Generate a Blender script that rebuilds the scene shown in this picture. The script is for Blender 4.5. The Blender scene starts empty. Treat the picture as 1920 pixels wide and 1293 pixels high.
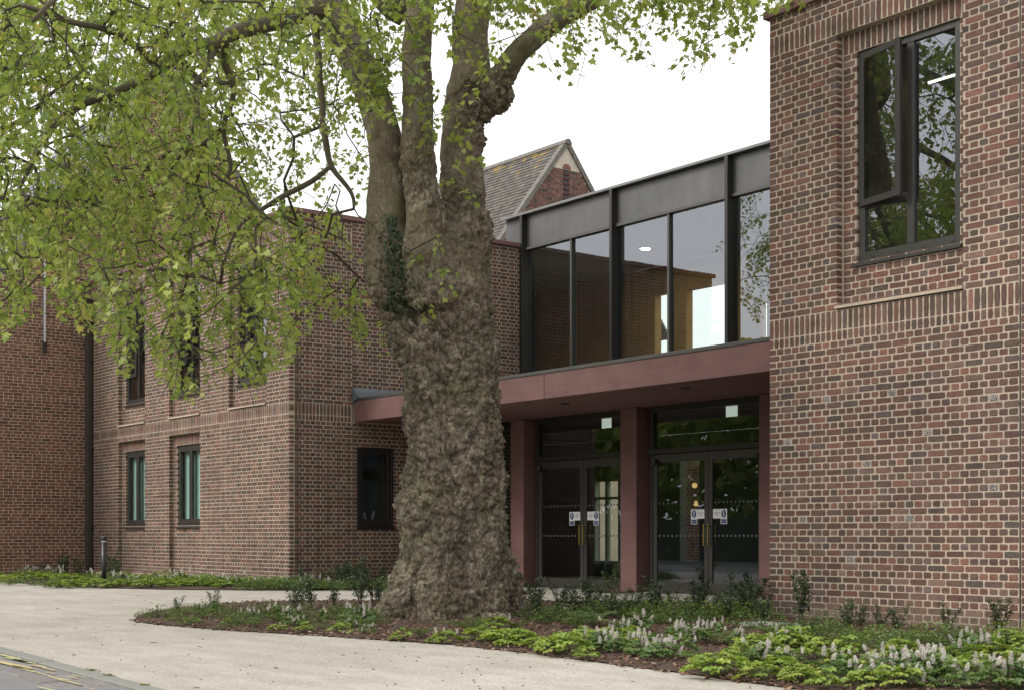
import bpy, math, random
import numpy as np
from mathutils import Vector, Matrix, noise

random.seed(7)
RNG = np.random.default_rng(7)
SC = bpy.context.scene
COL = SC.collection
R = math.radians

# ------------------------------------------------------------------ camera
FPX, CXP, Y0P, EYE = 2645.0, 960.0, 1004.0, 1.0
YAW = math.atan2(0.7912, 0.6115)
SN, CN = math.cos(YAW), math.sin(YAW)      # camera right = (SN, CN), forward = (-CN, SN)
cam_d = bpy.data.cameras.new('camera')
cam_d.lens = FPX / 1920 * 36
cam_d.sensor_width = 36
cam_d.shift_y = (Y0P - 646.5) / 1920
cam_d.clip_start = 0.05
cam_d.clip_end = 2000
cam = bpy.data.objects.new('camera', cam_d)
cam.location = (0, 0, EYE)
cam.rotation_euler = (R(90), 0, YAW)
COL.objects.link(cam)
SC.camera = cam

# ------------------------------------------------------------------ sky, sun, exposure
SUN_EL, SUN_AZ = R(40), R(208)             # azimuth clockwise from +Y
world = bpy.data.worlds.new('World')
SC.world = world
world.use_nodes = True
wn, wl = world.node_tree.nodes, world.node_tree.links
wn.clear()
sky = wn.new('ShaderNodeTexSky'); sky.sky_type = 'NISHITA'; sky.sun_disc = False
sky.sun_elevation = SUN_EL; sky.sun_rotation = SUN_AZ
sky.dust_density = 3.0
hs = wn.new('ShaderNodeHueSaturation'); hs.inputs['Saturation'].default_value = 0.35
wl.new(sky.outputs[0], hs.inputs['Color'])
tc = wn.new('ShaderNodeTexCoord')
cl = wn.new('ShaderNodeTexNoise'); cl.inputs['Scale'].default_value = 2.2; cl.inputs['Detail'].default_value = 5
wl.new(tc.outputs['Generated'], cl.inputs['Vector'])
cr = wn.new('ShaderNodeMapRange')
cr.inputs['From Min'].default_value = 0.3; cr.inputs['From Max'].default_value = 0.7
cr.inputs['To Min'].default_value = 9.0; cr.inputs['To Max'].default_value = 11.5
wl.new(cl.outputs['Fac'], cr.inputs['Value'])
cc = wn.new('ShaderNodeCombineColor')
for i in range(3): wl.new(cr.outputs[0], cc.inputs[i])
mx = wn.new('ShaderNodeMix'); mx.data_type = 'RGBA'; mx.inputs['Factor'].default_value = 0.82
wl.new(hs.outputs[0], mx.inputs[6]); wl.new(cc.outputs[0], mx.inputs[7])
bg = wn.new('ShaderNodeBackground'); bg.inputs['Strength'].default_value = 0.088
wl.new(mx.outputs[2], bg.inputs['Color'])
wo = wn.new('ShaderNodeOutputWorld'); wl.new(bg.outputs[0], wo.inputs['Surface'])

sun_d = bpy.data.lights.new('sun', 'SUN'); sun_d.energy = 1.5; sun_d.angle = R(22); sun_d.color = (1, 0.96, 0.9)
sun = bpy.data.objects.new('sun', sun_d); COL.objects.link(sun)
_sd = Vector((math.sin(SUN_AZ) * math.cos(SUN_EL), math.cos(SUN_AZ) * math.cos(SUN_EL), math.sin(SUN_EL)))
sun.rotation_euler = (-_sd).to_track_quat('-Z', 'Y').to_euler()

SC.view_settings.view_transform = 'Standard'
SC.view_settings.look = 'None'
SC.view_settings.gamma = 1
SC.view_settings.use_curve_mapping = False
SC.view_settings.exposure = 0.90
SC.render.engine = 'CYCLES'
SC.cycles.max_bounces = 8
SC.cycles.transparent_max_bounces = 16
SC.cycles.use_denoising = True
SC.cycles.caustics_reflective = False
SC.cycles.caustics_refractive = False

# ------------------------------------------------------------------ helpers
def ray(px, py):
    r = (px - CXP) / FPX
    return Vector((r * SN - CN, r * CN + SN, (Y0P - py) / FPX))
def gz(y):
    """the paving rises a few centimetres towards the buildings"""
    t = min(max((y - 5.5) / 5.0, 0), 1)
    return 0.042 * t * t * (3 - 2 * t)
def on_ground(px, py, z=0.0):
    d = ray(px, py); h = z
    for _ in range(8):
        t = (h - EYE) / d.z; h = z + gz(d.y * t)
    return (d.x * t, d.y * t, h)
def at_depth(px, py, t):
    d = ray(px, py) * t
    return Vector((d.x, d.y, d.z + EYE))
def proj(p):
    xc = SN * p[0] + CN * p[1]; zc = -CN * p[0] + SN * p[1]
    if zc < 0.1: return (-9999, -9999, zc)
    return (CXP + FPX * xc / zc, Y0P - FPX * (p[2] - EYE) / zc, zc)
def proj_np(P):
    xc = SN * P[:, 0] + CN * P[:, 1]; zc = np.maximum(-CN * P[:, 0] + SN * P[:, 1], 0.1)
    return CXP + FPX * xc / zc, Y0P - FPX * (P[:, 2] - EYE) / zc, zc
def srgb(r, g, b):
    f = lambda c: (c / 255 / 12.92) if c / 255 <= 0.04045 else ((c / 255 + 0.055) / 1.055) ** 2.4
    return (f(r), f(g), f(b))

ORG = {}
def tag(o, label=None, cat=None, group=None, kind=None):
    if label: o['label'] = label
    if cat: o['category'] = cat
    if group: o['group'] = group
    if kind: o['kind'] = kind
    return o
def thing(name, loc, label, cat, group=None):
    o = bpy.data.objects.new(name, None); COL.objects.link(o)
    o.empty_display_size = 0.2
    o.location = loc; ORG[o.name] = Vector(loc)
    return tag(o, label, cat, group)
def link(name, me, parent=None, mat=None):
    o = bpy.data.objects.new(name, me); COL.objects.link(o)
    if mat: me.materials.append(mat)
    if parent is not None:
        o.parent = parent; ORG[o.name] = ORG.get(parent.name, Vector((0, 0, 0)))
    else:
        ORG[o.name] = Vector((0, 0, 0))
    return o

class MB:
    """collects polygons and links them as one mesh"""
    def __init__(s): s.v = []; s.f = []; s.c = []; s.uv = None
    def add(s, vs, fs, col=None):
        b = len(s.v); s.v.extend(vs); s.f.extend([tuple(i + b for i in f) for f in fs])
        if col is not None: s.c.extend([col] * len(vs))
    def box(s, x0, x1, y0, y1, z0, z1, col=None):
        s.add([(x0,y0,z0),(x1,y0,z0),(x1,y1,z0),(x0,y1,z0),(x0,y0,z1),(x1,y0,z1),(x1,y1,z1),(x0,y1,z1)],
              [(3,2,1,0),(4,5,6,7),(0,1,5,4),(1,2,6,5),(2,3,7,6),(3,0,4,7)], col)
        return s
    def bevbox(s, x0, x1, y0, y1, z0, z1, b=0.006, col=None):
        vs = []
        for z, i in ((z0, b), (z0 + b, 0), (z1 - b, 0), (z1, b)):
            X0, X1, Y0, Y1 = x0 + i, x1 - i, y0 + i, y1 - i
            k = b if i == 0 else b * 0.6
            vs += [(X0+k,Y0,z),(X1-k,Y0,z),(X1,Y0+k,z),(X1,Y1-k,z),(X1-k,Y1,z),(X0+k,Y1,z),(X0,Y1-k,z),(X0,Y0+k,z)]
        fs = [tuple(range(7, -1, -1)), tuple(range(24, 32))]
        for r in range(3):
            for k in range(8):
                a = r * 8 + k; c = r * 8 + (k + 1) % 8
                fs.append((a, c, c + 8, a + 8))
        s.add(vs, fs, col); return s
    def poly_prism(s, pts, z0, z1, col=None):
        n = len(pts)
        s.add([(p[0], p[1], z0) for p in pts] + [(p[0], p[1], z1) for p in pts],
              [tuple(range(n - 1, -1, -1)), tuple(range(n, 2 * n))] + [(i, (i + 1) % n, (i + 1) % n + n, i + n) for i in range(n)], col)
        return s
    def prism_x(s, pts, x0, x1, col=None):   # pts in (y,z)
        n = len(pts)
        s.add([(x0, p[0], p[1]) for p in pts] + [(x1, p[0], p[1]) for p in pts],
              [tuple(range(n - 1, -1, -1)), tuple(range(n, 2 * n))] + [(i, (i + 1) % n, (i + 1) % n + n, i + n) for i in range(n)], col)
        return s
    def tube(s, pts, rad, n=8, caps=True, col=None):
        pts = [Vector(p) for p in pts]
        vs, fs = [], []
        prev = None
        for i, p in enumerate(pts):
            d = (pts[min(i + 1, len(pts) - 1)] - pts[max(i - 1, 0)])
            d = d.normalized() if d.length > 1e-9 else Vector((0, 0, 1))
            if prev is None:
                a = d.orthogonal().normalized()
            else:
                a = (prev - d * prev.dot(d)); a = a.normalized() if a.length > 1e-6 else d.orthogonal().normalized()
            prev = a; b = d.cross(a)
            r = rad[i] if hasattr(rad, '__len__') else rad
            for k in range(n):
                t = 2 * math.pi * k / n
                vs.append(tuple(p + (a * math.cos(t) + b * math.sin(t)) * r))
        for i in range(len(pts) - 1):
            for k in range(n):
                fs.append((i * n + k, i * n + (k + 1) % n, (i + 1) * n + (k + 1) % n, (i + 1) * n + k))
        if caps:
            fs.append(tuple(range(n - 1, -1, -1))); m = (len(pts) - 1) * n
            fs.append(tuple(range(m, m + n)))
        s.add(vs, fs, col); return s
    def lathe(s, cx, cy, prof, n=20, col=None):   # prof: (r,z)
        vs, fs = [], []
        for r, z in prof:
            for k in range(n):
                t = 2 * math.pi * k / n
                vs.append((cx + r * math.cos(t), cy + r * math.sin(t), z))
        for i in range(len(prof) - 1):
            for k in range(n):
                fs.append((i*n+k, i*n+(k+1)%n, (i+1)*n+(k+1)%n, (i+1)*n+k))
        fs.append(tuple(range(n-1,-1,-1))); m=(len(prof)-1)*n; fs.append(tuple(range(m,m+n)))
        s.add(vs, fs, col); return s
    def build(s, name, mat, parent=None, smooth=False, origin=None):
        o = ORG.get(parent.name, Vector((0,0,0))) if parent is not None else Vector((0,0,0))
        if origin is not None: o = Vector(origin)
        me = bpy.data.meshes.new(name)
        v = np.array(s.v, dtype=np.float64).reshape(-1, 3) - np.array(o)
        me.from_pydata(v.tolist(), [], s.f)
        if s.c:
            at = me.attributes.new('tint', 'FLOAT_COLOR', 'POINT')
            cc = np.ones((len(s.v), 4), dtype=np.float32); cc[:, :3] = np.array(s.c, dtype=np.float32)[:, :3]
            at.data.foreach_set('color', cc.ravel())
        if smooth: me.polygons.foreach_set('use_smooth', [True] * len(me.polygons))
        ob = link(name, me, parent, mat)
        if parent is None and origin is not None:
            ob.location = origin; ORG[ob.name] = Vector(origin)
        return ob

def np_mesh(name, V, F, mat, parent=None, col=None, smooth=False):
    """V (n,3), F (m,3) triangles"""
    o = ORG.get(parent.name, Vector((0,0,0))) if parent is not None else Vector((0,0,0))
    V = V - np.array(o)
    me = bpy.data.meshes.new(name)
    me.vertices.add(len(V)); me.vertices.foreach_set('co', V.astype(np.float32).ravel())
    m = len(F)
    me.loops.add(m * 3); me.loops.foreach_set('vertex_index', F.astype(np.int32).ravel())
    me.polygons.add(m)
    me.polygons.foreach_set('loop_start', np.arange(0, m * 3, 3, dtype=np.int32))
    if smooth: me.polygons.foreach_set('use_smooth', np.ones(m, dtype=bool))
    me.update(calc_edges=True); me.validate()
    if col is not None:
        at = me.attributes.new('tint', 'FLOAT_COLOR', 'POINT')
        cc = np.ones((len(V), 4), dtype=np.float32); cc[:, :3] = col
        at.data.foreach_set('color', cc.ravel())
    return link(name, me, parent, mat)

# ------------------------------------------------------------------ materials
def new_mat(name):
    m = bpy.data.materials.new(name); m.use_nodes = True
    nt = m.node_tree; nt.nodes.clear()
    out = nt.nodes.new('ShaderNodeOutputMaterial')
    p = nt.nodes.new('ShaderNodeBsdfPrincipled')
    nt.links.new(p.outputs[0], out.inputs['Surface'])
    return m, nt, p, out
def nd(nt, t, **kw):
    n = nt.nodes.new(t)
    for k, v in kw.items():
        if k in n.inputs.keys(): n.inputs[k].default_value = v
        else: setattr(n, k, v)
    return n
def noise_col(nt, scale, c1, c2, detail=6, lo=0.35, hi=0.65, coord='Object', stretch=None, rough=0.6):
    tcn = nd(nt, 'ShaderNodeTexCoord')
    src = tcn.outputs[coord]
    if stretch:
        mp = nd(nt, 'ShaderNodeMapping'); mp.inputs['Scale'].default_value = stretch
        nt.links.new(src, mp.inputs['Vector']); src = mp.outputs[0]
    n = nd(nt, 'ShaderNodeTexNoise', Scale=scale, Detail=detail, Roughness=rough)
    nt.links.new(src, n.inputs['Vector'])
    r = nd(nt, 'ShaderNodeValToRGB')
    r.color_ramp.elements[0].position = lo; r.color_ramp.elements[1].position = hi
    r.color_ramp.elements[0].color = (*c1, 1); r.color_ramp.elements[1].color = (*c2, 1)
    nt.links.new(n.outputs['Fac'], r.inputs['Fac'])
    return r.outputs['Color'], n.outputs['Fac'], src
def mixc(nt, a, b, fac, mode='MIX'):
    m = nd(nt, 'ShaderNodeMix', data_type='RGBA', blend_type=mode)
    if hasattr(fac, 'node'): nt.links.new(fac, m.inputs['Factor'])
    else: m.inputs['Factor'].default_value = fac
    for v, i in ((a, 6), (b, 7)):
        if hasattr(v, 'node'): nt.links.new(v, m.inputs[i])
        else: m.inputs[i].default_value = (*v, 1)
    return m.outputs[2]
def bump(nt, p, h, strength=0.3, dist=0.01):
    b = nd(nt, 'ShaderNodeBump', Strength=strength, Distance=dist)
    nt.links.new(h, b.inputs['Height']); nt.links.new(b.outputs[0], p.inputs['Normal'])
    return b
def plain(name, c1, c2=None, rough=0.6, metal=0.0, scale=3.0, bs=0.0, bscale=60, spec=0.5, detail=6, stretch=None, streak=0.0, weather=False):
    m, nt, p, out = new_mat(name)
    if c2 is None: c2 = tuple(x * 0.85 for x in c1)
    c, f, src = noise_col(nt, scale, c1, c2, detail)
    if stretch:
        g, _, _ = noise_col(nt, 1.0, (1 - streak,) * 3, (1 + streak,) * 3, 5, 0.3, 0.7, stretch=stretch)
        c = mixc(nt, c, g, 1.0, 'MULTIPLY')
    if weather: c = weathering(nt, c, src)
    nt.links.new(c, p.inputs['Base Color'])
    p.inputs['Roughness'].default_value = rough; p.inputs['Metallic'].default_value = metal
    p.inputs['Specular IOR Level'].default_value = spec
    if bs:
        n = nd(nt, 'ShaderNodeTexNoise', Scale=bscale, Detail=5)
        nt.links.new(src, n.inputs['Vector']); bump(nt, p, n.outputs['Fac'], bs)
    return m
def weathering(nt, c, src):
    """wall-sized tone changes, pale lime bloom in patches, and soil splashed on the lowest courses"""
    g, f, _ = noise_col(nt, 0.7, (0.86, 0.86, 0.87), (1.12, 1.10, 1.08), 4)
    c = mixc(nt, c, g, 1.0, 'MULTIPLY')
    n = nd(nt, 'ShaderNodeTexNoise', Scale=1.6, Detail=7, Roughness=0.7); nt.links.new(src, n.inputs['Vector'])
    m = nd(nt, 'ShaderNodeMapRange'); m.inputs['From Min'].default_value = 0.56; m.inputs['From Max'].default_value = 0.80; m.inputs['To Max'].default_value = 0.38
    nt.links.new(n.outputs['Fac'], m.inputs['Value'])
    c = mixc(nt, c, (0.30, 0.25, 0.21), m.outputs[0])
    sp = nd(nt, 'ShaderNodeSeparateXYZ'); nt.links.new(src, sp.inputs[0])
    a = nd(nt, 'ShaderNodeMath', operation='MULTIPLY_ADD'); nt.links.new(n.outputs['Fac'], a.inputs[0]); a.inputs[1].default_value = -0.5; nt.links.new(sp.outputs[2], a.inputs[2])
    m2 = nd(nt, 'ShaderNodeMapRange'); m2.inputs['From Min'].default_value = 0.05; m2.inputs['From Max'].default_value = -0.18; m2.inputs['To Max'].default_value = 0.55
    nt.links.new(a.outputs[0], m2.inputs['Value'])
    return mixc(nt, c, (0.20, 0.165, 0.12), m2.outputs[0])
def tinted(name, rough=0.9, nscale=45, lo=0.72, hi=1.18, bs=0.5, spec=0.3, nscale2=9, bdist=0.008, weather=False):
    m, nt, p, out = new_mat(name)
    a = nd(nt, 'ShaderNodeAttribute', attribute_name='tint')
    g1, f1, src = noise_col(nt, nscale, (lo,)*3, (hi,)*3)
    g2, f2, _ = noise_col(nt, nscale2, (0.85,)*3, (1.12,)*3)
    c = mixc(nt, a.outputs['Color'], g1, 1.0, 'MULTIPLY'); c = mixc(nt, c, g2, 1.0, 'MULTIPLY')
    if weather: c = weathering(nt, c, src)
    nt.links.new(c, p.inputs['Base Color'])
    p.inputs['Roughness'].default_value = rough; p.inputs['Specular IOR Level'].default_value = spec
    if bs: bump(nt, p, f1, bs, bdist)
    return m

M = {}
M['brick'] = tinted('brick_face', weather=True)
M['mortar'] = plain('lime_mortar', (0.51, 0.43, 0.345), (0.41, 0.34, 0.265), 0.95, scale=14, bs=0.5, bscale=220, spec=0.2, weather=True)
M['mortar_old'] = plain('old_mortar', (0.56, 0.44, 0.32), (0.45, 0.34, 0.24), 0.95, scale=14, bs=0.5, bscale=200, spec=0.2)
M['terracotta'] = plain('pigmented_concrete', (0.200, 0.108, 0.104), (0.160, 0.085, 0.082), 0.7, scale=2.2, bs=0.12, bscale=60, spec=0.3, stretch=(1.2, 1.2, 22), streak=0.09)
M['coping'] = plain('coping_terracotta', (0.20, 0.10, 0.095), (0.16, 0.08, 0.078), 0.6, scale=3, spec=0.4)
M['bronze'] = plain('bronze_frame', (0.050, 0.047, 0.043), (0.042, 0.039, 0.036), 0.38, 0.2, scale=4)
M['darkframe'] = plain('dark_frame', (0.022, 0.021, 0.020), (0.018, 0.017, 0.016), 0.4, 0.1, scale=4)
M['zinc'] = plain('dark_zinc_panel', (0.115, 0.115, 0.118), (0.085, 0.086, 0.09), 0.42, 0.35, scale=1.3, stretch=(5, 5, 0.35), streak=0.10)
M['trim'] = plain('grey_edge_trim', (0.19, 0.195, 0.19), (0.16, 0.165, 0.16), 0.45, 0.3, scale=3)
M['edge'] = plain('dark_edge_trim', (0.085, 0.083, 0.075), (0.07, 0.068, 0.06), 0.5, 0.2, scale=3)
M['lead'] = plain('lead_flashing', (0.15, 0.17, 0.19), (0.10, 0.115, 0.13), 0.55, 0.3, scale=12, bs=0.3, bscale=20)
M['brass'] = plain('brass', (0.30, 0.22, 0.06), (0.25, 0.18, 0.05), 0.35, 0.9)
M['white'] = plain('white_vinyl', (0.75, 0.75, 0.77), None, 0.5)
M['blue'] = plain('blue_print', (0.03, 0.05, 0.16), (0.028, 0.045, 0.15), 0.5)
M['ink'] = plain('grey_print', (0.12, 0.12, 0.15), None, 0.5)
M['dot'] = plain('frosted_dot', (0.09, 0.09, 0.088), None, 0.6)
M['paleframe'] = plain('pale_green_frame', (0.48, 0.55, 0.40), None, 0.6)
M['plaster'] = plain('ochre_plaster', (0.46, 0.27, 0.09), (0.36, 0.20, 0.065), 0.8, scale=1.2)
M['interior'] = plain('grey_interior', (0.16, 0.155, 0.14), (0.12, 0.115, 0.10), 0.85, scale=1.0)
M['ceiling'] = plain('white_ceiling', (0.62, 0.62, 0.60), None, 0.9)
M['floorin'] = plain('dark_carpet', (0.07, 0.068, 0.06), None, 0.9)
M['blind'] = plain('sage_blind', (0.44, 0.62, 0.57), (0.40, 0.57, 0.52), 0.7, scale=2)
M['black'] = plain('black_plastic', (0.012, 0.012, 0.013), None, 0.45)
M['bollard'] = plain('black_powder_coat', (0.018, 0.019, 0.021), None, 0.4)
M['pipe'] = plain('brown_pipe', (0.050, 0.043, 0.032), (0.042, 0.036, 0.027), 0.4, 0.1)
M['pipewhite'] = plain('white_pipe', (0.55, 0.56, 0.58), None, 0.5)
M['stonecap'] = plain('verge_stone', (0.17, 0.16, 0.14), (0.11, 0.103, 0.09), 0.85, scale=9, bs=0.2)
M['render'] = plain('cream_render', (0.52, 0.46, 0.38), (0.45, 0.40, 0.33), 0.9, scale=5)
M['slab'] = plain('pale_slab', (0.42, 0.42, 0.39), (0.34, 0.34, 0.31), 0.9, scale=8)
M['granite'] = plain('kerb_granite', (0.225, 0.225, 0.20), (0.17, 0.17, 0.15), 0.85, scale=30, bs=0.3, bscale=150)
M['yellow'] = tinted('road_paint', 0.8, 60, 0.75, 1.1, 0.3)
M['sett'] = tinted('worn_sett', 0.85, 25, 0.8, 1.15, 0.4)
M['chip'] = tinted('bark_chip', 0.9, 60, 0.7, 1.2, 0.3)
M['tile'] = tinted('roof_tile', 0.85, 18, 0.7, 1.25, 0.4)
M['lichen'] = M['tile']

def glass(name, tint, ior, wavy=False):
    m = bpy.data.materials.new(name); m.use_nodes = True
    nt = m.node_tree; nt.nodes.clear()
    out = nt.nodes.new('ShaderNodeOutputMaterial')
    tr = nd(nt, 'ShaderNodeBsdfTransparent'); tr.inputs['Color'].default_value = (*tint, 1)
    gl = nd(nt, 'ShaderNodeBsdfGlossy', Roughness=0.0); gl.inputs['Color'].default_value = (0.86, 0.91, 1.0, 1)
    # wavy float: very slight pane distortion
    tcn = nd(nt, 'ShaderNodeTexCoord'); n = nd(nt, 'ShaderNodeTexNoise', Scale=1.6, Detail=1)
    nt.links.new(tcn.outputs['Object'], n.inputs['Vector'])
    b = nd(nt, 'ShaderNodeBump', Strength=0.02, Distance=0.05); nt.links.new(n.outputs['Fac'], b.inputs['Height'])
    if wavy: nt.links.new(b.outputs[0], gl.inputs['Normal'])
    fr = nd(nt, 'ShaderNodeFresnel', IOR=ior)
    mi = nd(nt, 'ShaderNodeMixShader')
    geo = nd(nt, 'ShaderNodeNewGeometry')          # only the outer faces of a pane mirror
    inv = nd(nt, 'ShaderNodeMath', operation='SUBTRACT'); inv.inputs[0].default_value = 1.0; nt.links.new(geo.outputs['Backfacing'], inv.inputs[1])
    ml = nd(nt, 'ShaderNodeMath', operation='MULTIPLY'); nt.links.new(fr.outputs[0], ml.inputs[0]); nt.links.new(inv.outputs[0], ml.inputs[1])
    nt.links.new(ml.outputs[0], mi.inputs[0]); nt.links.new(tr.outputs[0], mi.inputs[1]); nt.links.new(gl.outputs[0], mi.inputs[2])
    nt.links.new(mi.outputs[0], out.inputs['Surface'])
    return m
M['glass'] = glass('coated_glass', (0.86, 0.92, 0.90), 2.6, True)
M['glass_door'] = glass('door_glass', (0.80, 0.85, 0.81), 1.9)
M['glass_shade'] = glass('shaded_glass', (0.75, 0.78, 0.76), 1.4)
M['glass_clear'] = glass('clear_glass', (0.94, 0.97, 0.96), 1.35)

def emit(name, c, s):
    m = bpy.data.materials.new(name); m.use_nodes = True
    nt = m.node_tree; nt.nodes.clear()
    out = nt.nodes.new('ShaderNodeOutputMaterial'); e = nd(nt, 'ShaderNodeEmission', Strength=s)
    e.inputs['Color'].default_value = (*c, 1)
    nt.links.new(e.outputs[0], out.inputs['Surface']); return m
M['lamp'] = emit('lit_lamp', (1, 0.9, 0.75), 90.0)
M['lampwhite'] = emit('lit_tube', (1, 0.97, 0.9), 2.0)
M['lampwarm'] = emit('warm_lamp', (1, 0.6, 0.25), 0.5)
M['exitlit'] = emit('exit_sign_panel', (0.80, 0.85, 0.78), 0.42)

def leafmat(name, transl=0.45, rough=0.5, nscale=30, through=(1.12, 1.18, 0.70)):
    m = bpy.data.materials.new(name); m.use_nodes = True
    nt = m.node_tree; nt.nodes.clear()
    out = nt.nodes.new('ShaderNodeOutputMaterial')
    a = nd(nt, 'ShaderNodeAttribute', attribute_name='tint')
    g, f, _ = noise_col(nt, nscale, (0.8,)*3, (1.15,)*3)
    c = mixc(nt, a.outputs['Color'], g, 1.0, 'MULTIPLY')
    p = nd(nt, 'ShaderNodeBsdfPrincipled', Roughness=rough)
    p.inputs['Specular IOR Level'].default_value = 0.35
    nt.links.new(c, p.inputs['Base Color'])
    t = nd(nt, 'ShaderNodeBsdfTranslucent')
    c2 = mixc(nt, c, through, 1.0, 'MULTIPLY')
    nt.links.new(c2, t.inputs['Color'])
    mi = nd(nt, 'ShaderNodeMixShader'); mi.inputs[0].default_value = transl
    nt.links.new(p.outputs[0], mi.inputs[1]); nt.links.new(t.outputs[0], mi.inputs[2])
    nt.links.new(mi.outputs[0], out.inputs['Surface'])
    return m
M['leaf'] = leafmat('plane_leaf')
M['herb'] = leafmat('herb_leaf', 0.35)
M['holly'] = leafmat('evergreen_leaf', 0.12, 0.35)
M['petal'] = leafmat('white_petal', 0.3, 0.7, through=(1.0, 0.97, 0.98))
M['twig'] = plain('twig_bark', (0.075, 0.062, 0.040), (0.045, 0.037, 0.025), 0.9, scale=12)
M['limb'] = plain('limb_bark', (0.125, 0.108, 0.068), (0.075, 0.063, 0.040), 0.9, scale=5, bs=0.4, bscale=40)
M['stem'] = plain('green_stem', (0.06, 0.07, 0.025), None, 0.8)

# plane-tree bark
def bark():
    m, nt, p, out = new_mat('plane_bark')
    a = nd(nt, 'ShaderNodeAttribute', attribute_name='tint')       # r: how rough the bark is here, g: random patch
    sp = nd(nt, 'ShaderNodeSeparateColor'); nt.links.new(a.outputs['Color'], sp.inputs[0])
    smooth1, f1, src = noise_col(nt, 1.6, (0.150, 0.126, 0.078), (0.225, 0.196, 0.132), 6, 0.35, 0.65, stretch=(1, 1, 0.55))
    flake, f2, _ = noise_col(nt, 3.4, (0.085, 0.060, 0.038), (0.33, 0.305, 0.225), 7, 0.36, 0.60, stretch=(1, 1, 0.7))
    fm = nd(nt, 'ShaderNodeMapRange'); fm.inputs['From Min'].default_value = 0.46; fm.inputs['From Max'].default_value = 0.62
    fn = nd(nt, 'ShaderNodeTexNoise', Scale=1.9, Detail=8, Roughness=0.65); nt.links.new(src, fn.inputs['Vector']); nt.links.new(fn.outputs['Fac'], fm.inputs['Value'])
    sm = mixc(nt, smooth1, flake, fm.outputs[0])
    rough1, f3, _ = noise_col(nt, 9, (0.142, 0.127, 0.10), (0.34, 0.312, 0.255), 8, 0.32, 0.68, rough=0.62)
    plate = nd(nt, 'ShaderNodeTexVoronoi', Scale=11.0)
    wn_ = nd(nt, 'ShaderNodeTexNoise', Scale=7.0, Detail=5); nt.links.new(src, wn_.inputs['Vector'])
    wv = nd(nt, 'ShaderNodeVectorMath', operation='MULTIPLY_ADD'); nt.links.new(wn_.outputs['Color'], wv.inputs[0]); wv.inputs[1].default_value = (0.22, 0.22, 0.22); nt.links.new(src, wv.inputs[2])
    nt.links.new(wv.outputs[0], plate.inputs['Vector'])
    ps = nd(nt, 'ShaderNodeSeparateColor'); nt.links.new(plate.outputs['Color'], ps.inputs[0])
    pr = nd(nt, 'ShaderNodeValToRGB'); pr.color_ramp.elements[0].color = (0.72, 0.70, 0.66, 1); pr.color_ramp.elements[1].color = (1.26, 1.24, 1.18, 1)
    nt.links.new(ps.outputs[0], pr.inputs['Fac'])
    rough2, f4, _ = noise_col(nt, 1.5, (0.82, 0.82, 0.76), (1.12, 1.03, 1.0), 5)
    rg = mixc(nt, mixc(nt, rough1, pr.outputs[0], 0.85, 'MULTIPLY'), rough2, 1.0, 'MULTIPLY')
    wob = nd(nt, 'ShaderNodeMath', operation='MULTIPLY_ADD'); nt.links.new(fn.outputs['Fac'], wob.inputs[0]); wob.inputs[1].default_value = 1.6; wob.inputs[2].default_value = -0.8
    wsum = nd(nt, 'ShaderNodeMath', operation='ADD', use_clamp=True); nt.links.new(sp.outputs[0], wsum.inputs[0]); nt.links.new(wob.outputs[0], wsum.inputs[1])
    wfac = nd(nt, 'ShaderNodeMath', operation='MAXIMUM'); nt.links.new(wsum.outputs[0], wfac.inputs[0])
    keep = nd(nt, 'ShaderNodeMath', operation='MULTIPLY_ADD', use_clamp=True); nt.links.new(sp.outputs[0], keep.inputs[0]); keep.inputs[1].default_value = 3.0; keep.inputs[2].default_value = -2.0
    nt.links.new(keep.outputs[0], wfac.inputs[1])
    c = mixc(nt, sm, rg, wfac.outputs[0])
    fis = None
    for sc_, wd, dk in ((13.0, 0.05, 0.52), (29.0, 0.08, 0.58)):
        ve = nd(nt, 'ShaderNodeTexVoronoi', Scale=sc_); ve.feature = 'DISTANCE_TO_EDGE'
        mp2 = nd(nt, 'ShaderNodeMapping'); mp2.inputs['Scale'].default_value = (1, 1, 0.66); nt.links.new(wv.outputs[0], mp2.inputs['Vector']); nt.links.new(mp2.outputs[0], ve.inputs['Vector'])
        mr2 = nd(nt, 'ShaderNodeMapRange'); mr2.inputs['From Max'].default_value = wd; mr2.inputs['To Min'].default_value = dk; mr2.interpolation_type = 'SMOOTHSTEP'
        nt.links.new(ve.outputs['Distance'], mr2.inputs['Value'])
        if fis is None: fis = mr2.outputs[0]
        else:
            q2 = nd(nt, 'ShaderNodeMath', operation='MULTIPLY'); nt.links.new(fis, q2.inputs[0]); nt.links.new(mr2.outputs[0], q2.inputs[1]); fis = q2.outputs[0]
    fc = nd(nt, 'ShaderNodeCombineColor')
    for q_ in range(3): nt.links.new(fis, fc.inputs[q_])
    c = mixc(nt, c, mixc(nt, c, fc.outputs[0], 1.0, 'MULTIPLY'), wfac.outputs[0])
    moss, f5, _ = noise_col(nt, 2.1, (1, 1, 1), (0.90, 0.96, 0.80), 5, 0.50, 0.74)
    c = mixc(nt, c, moss, 1.0, 'MULTIPLY')
    nt.links.new(c, p.inputs['Base Color'])
    p.inputs['Roughness'].default_value = 0.92; p.inputs['Specular IOR Level'].default_value = 0.2
    v = nd(nt, 'ShaderNodeTexVoronoi', Scale=24.0); v.feature = 'DISTANCE_TO_EDGE'
    nz = nd(nt, 'ShaderNodeTexNoise', Scale=9.0, Detail=4); nt.links.new(src, nz.inputs['Vector'])
    vm = nd(nt, 'ShaderNodeVectorMath', operation='MULTIPLY_ADD')
    nt.links.new(nz.outputs['Color'], vm.inputs[0]); vm.inputs[1].default_value = (0.12, 0.12, 0.12)
    nt.links.new(src, vm.inputs[2]); nt.links.new(vm.outputs[0], v.inputs['Vector'])
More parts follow.
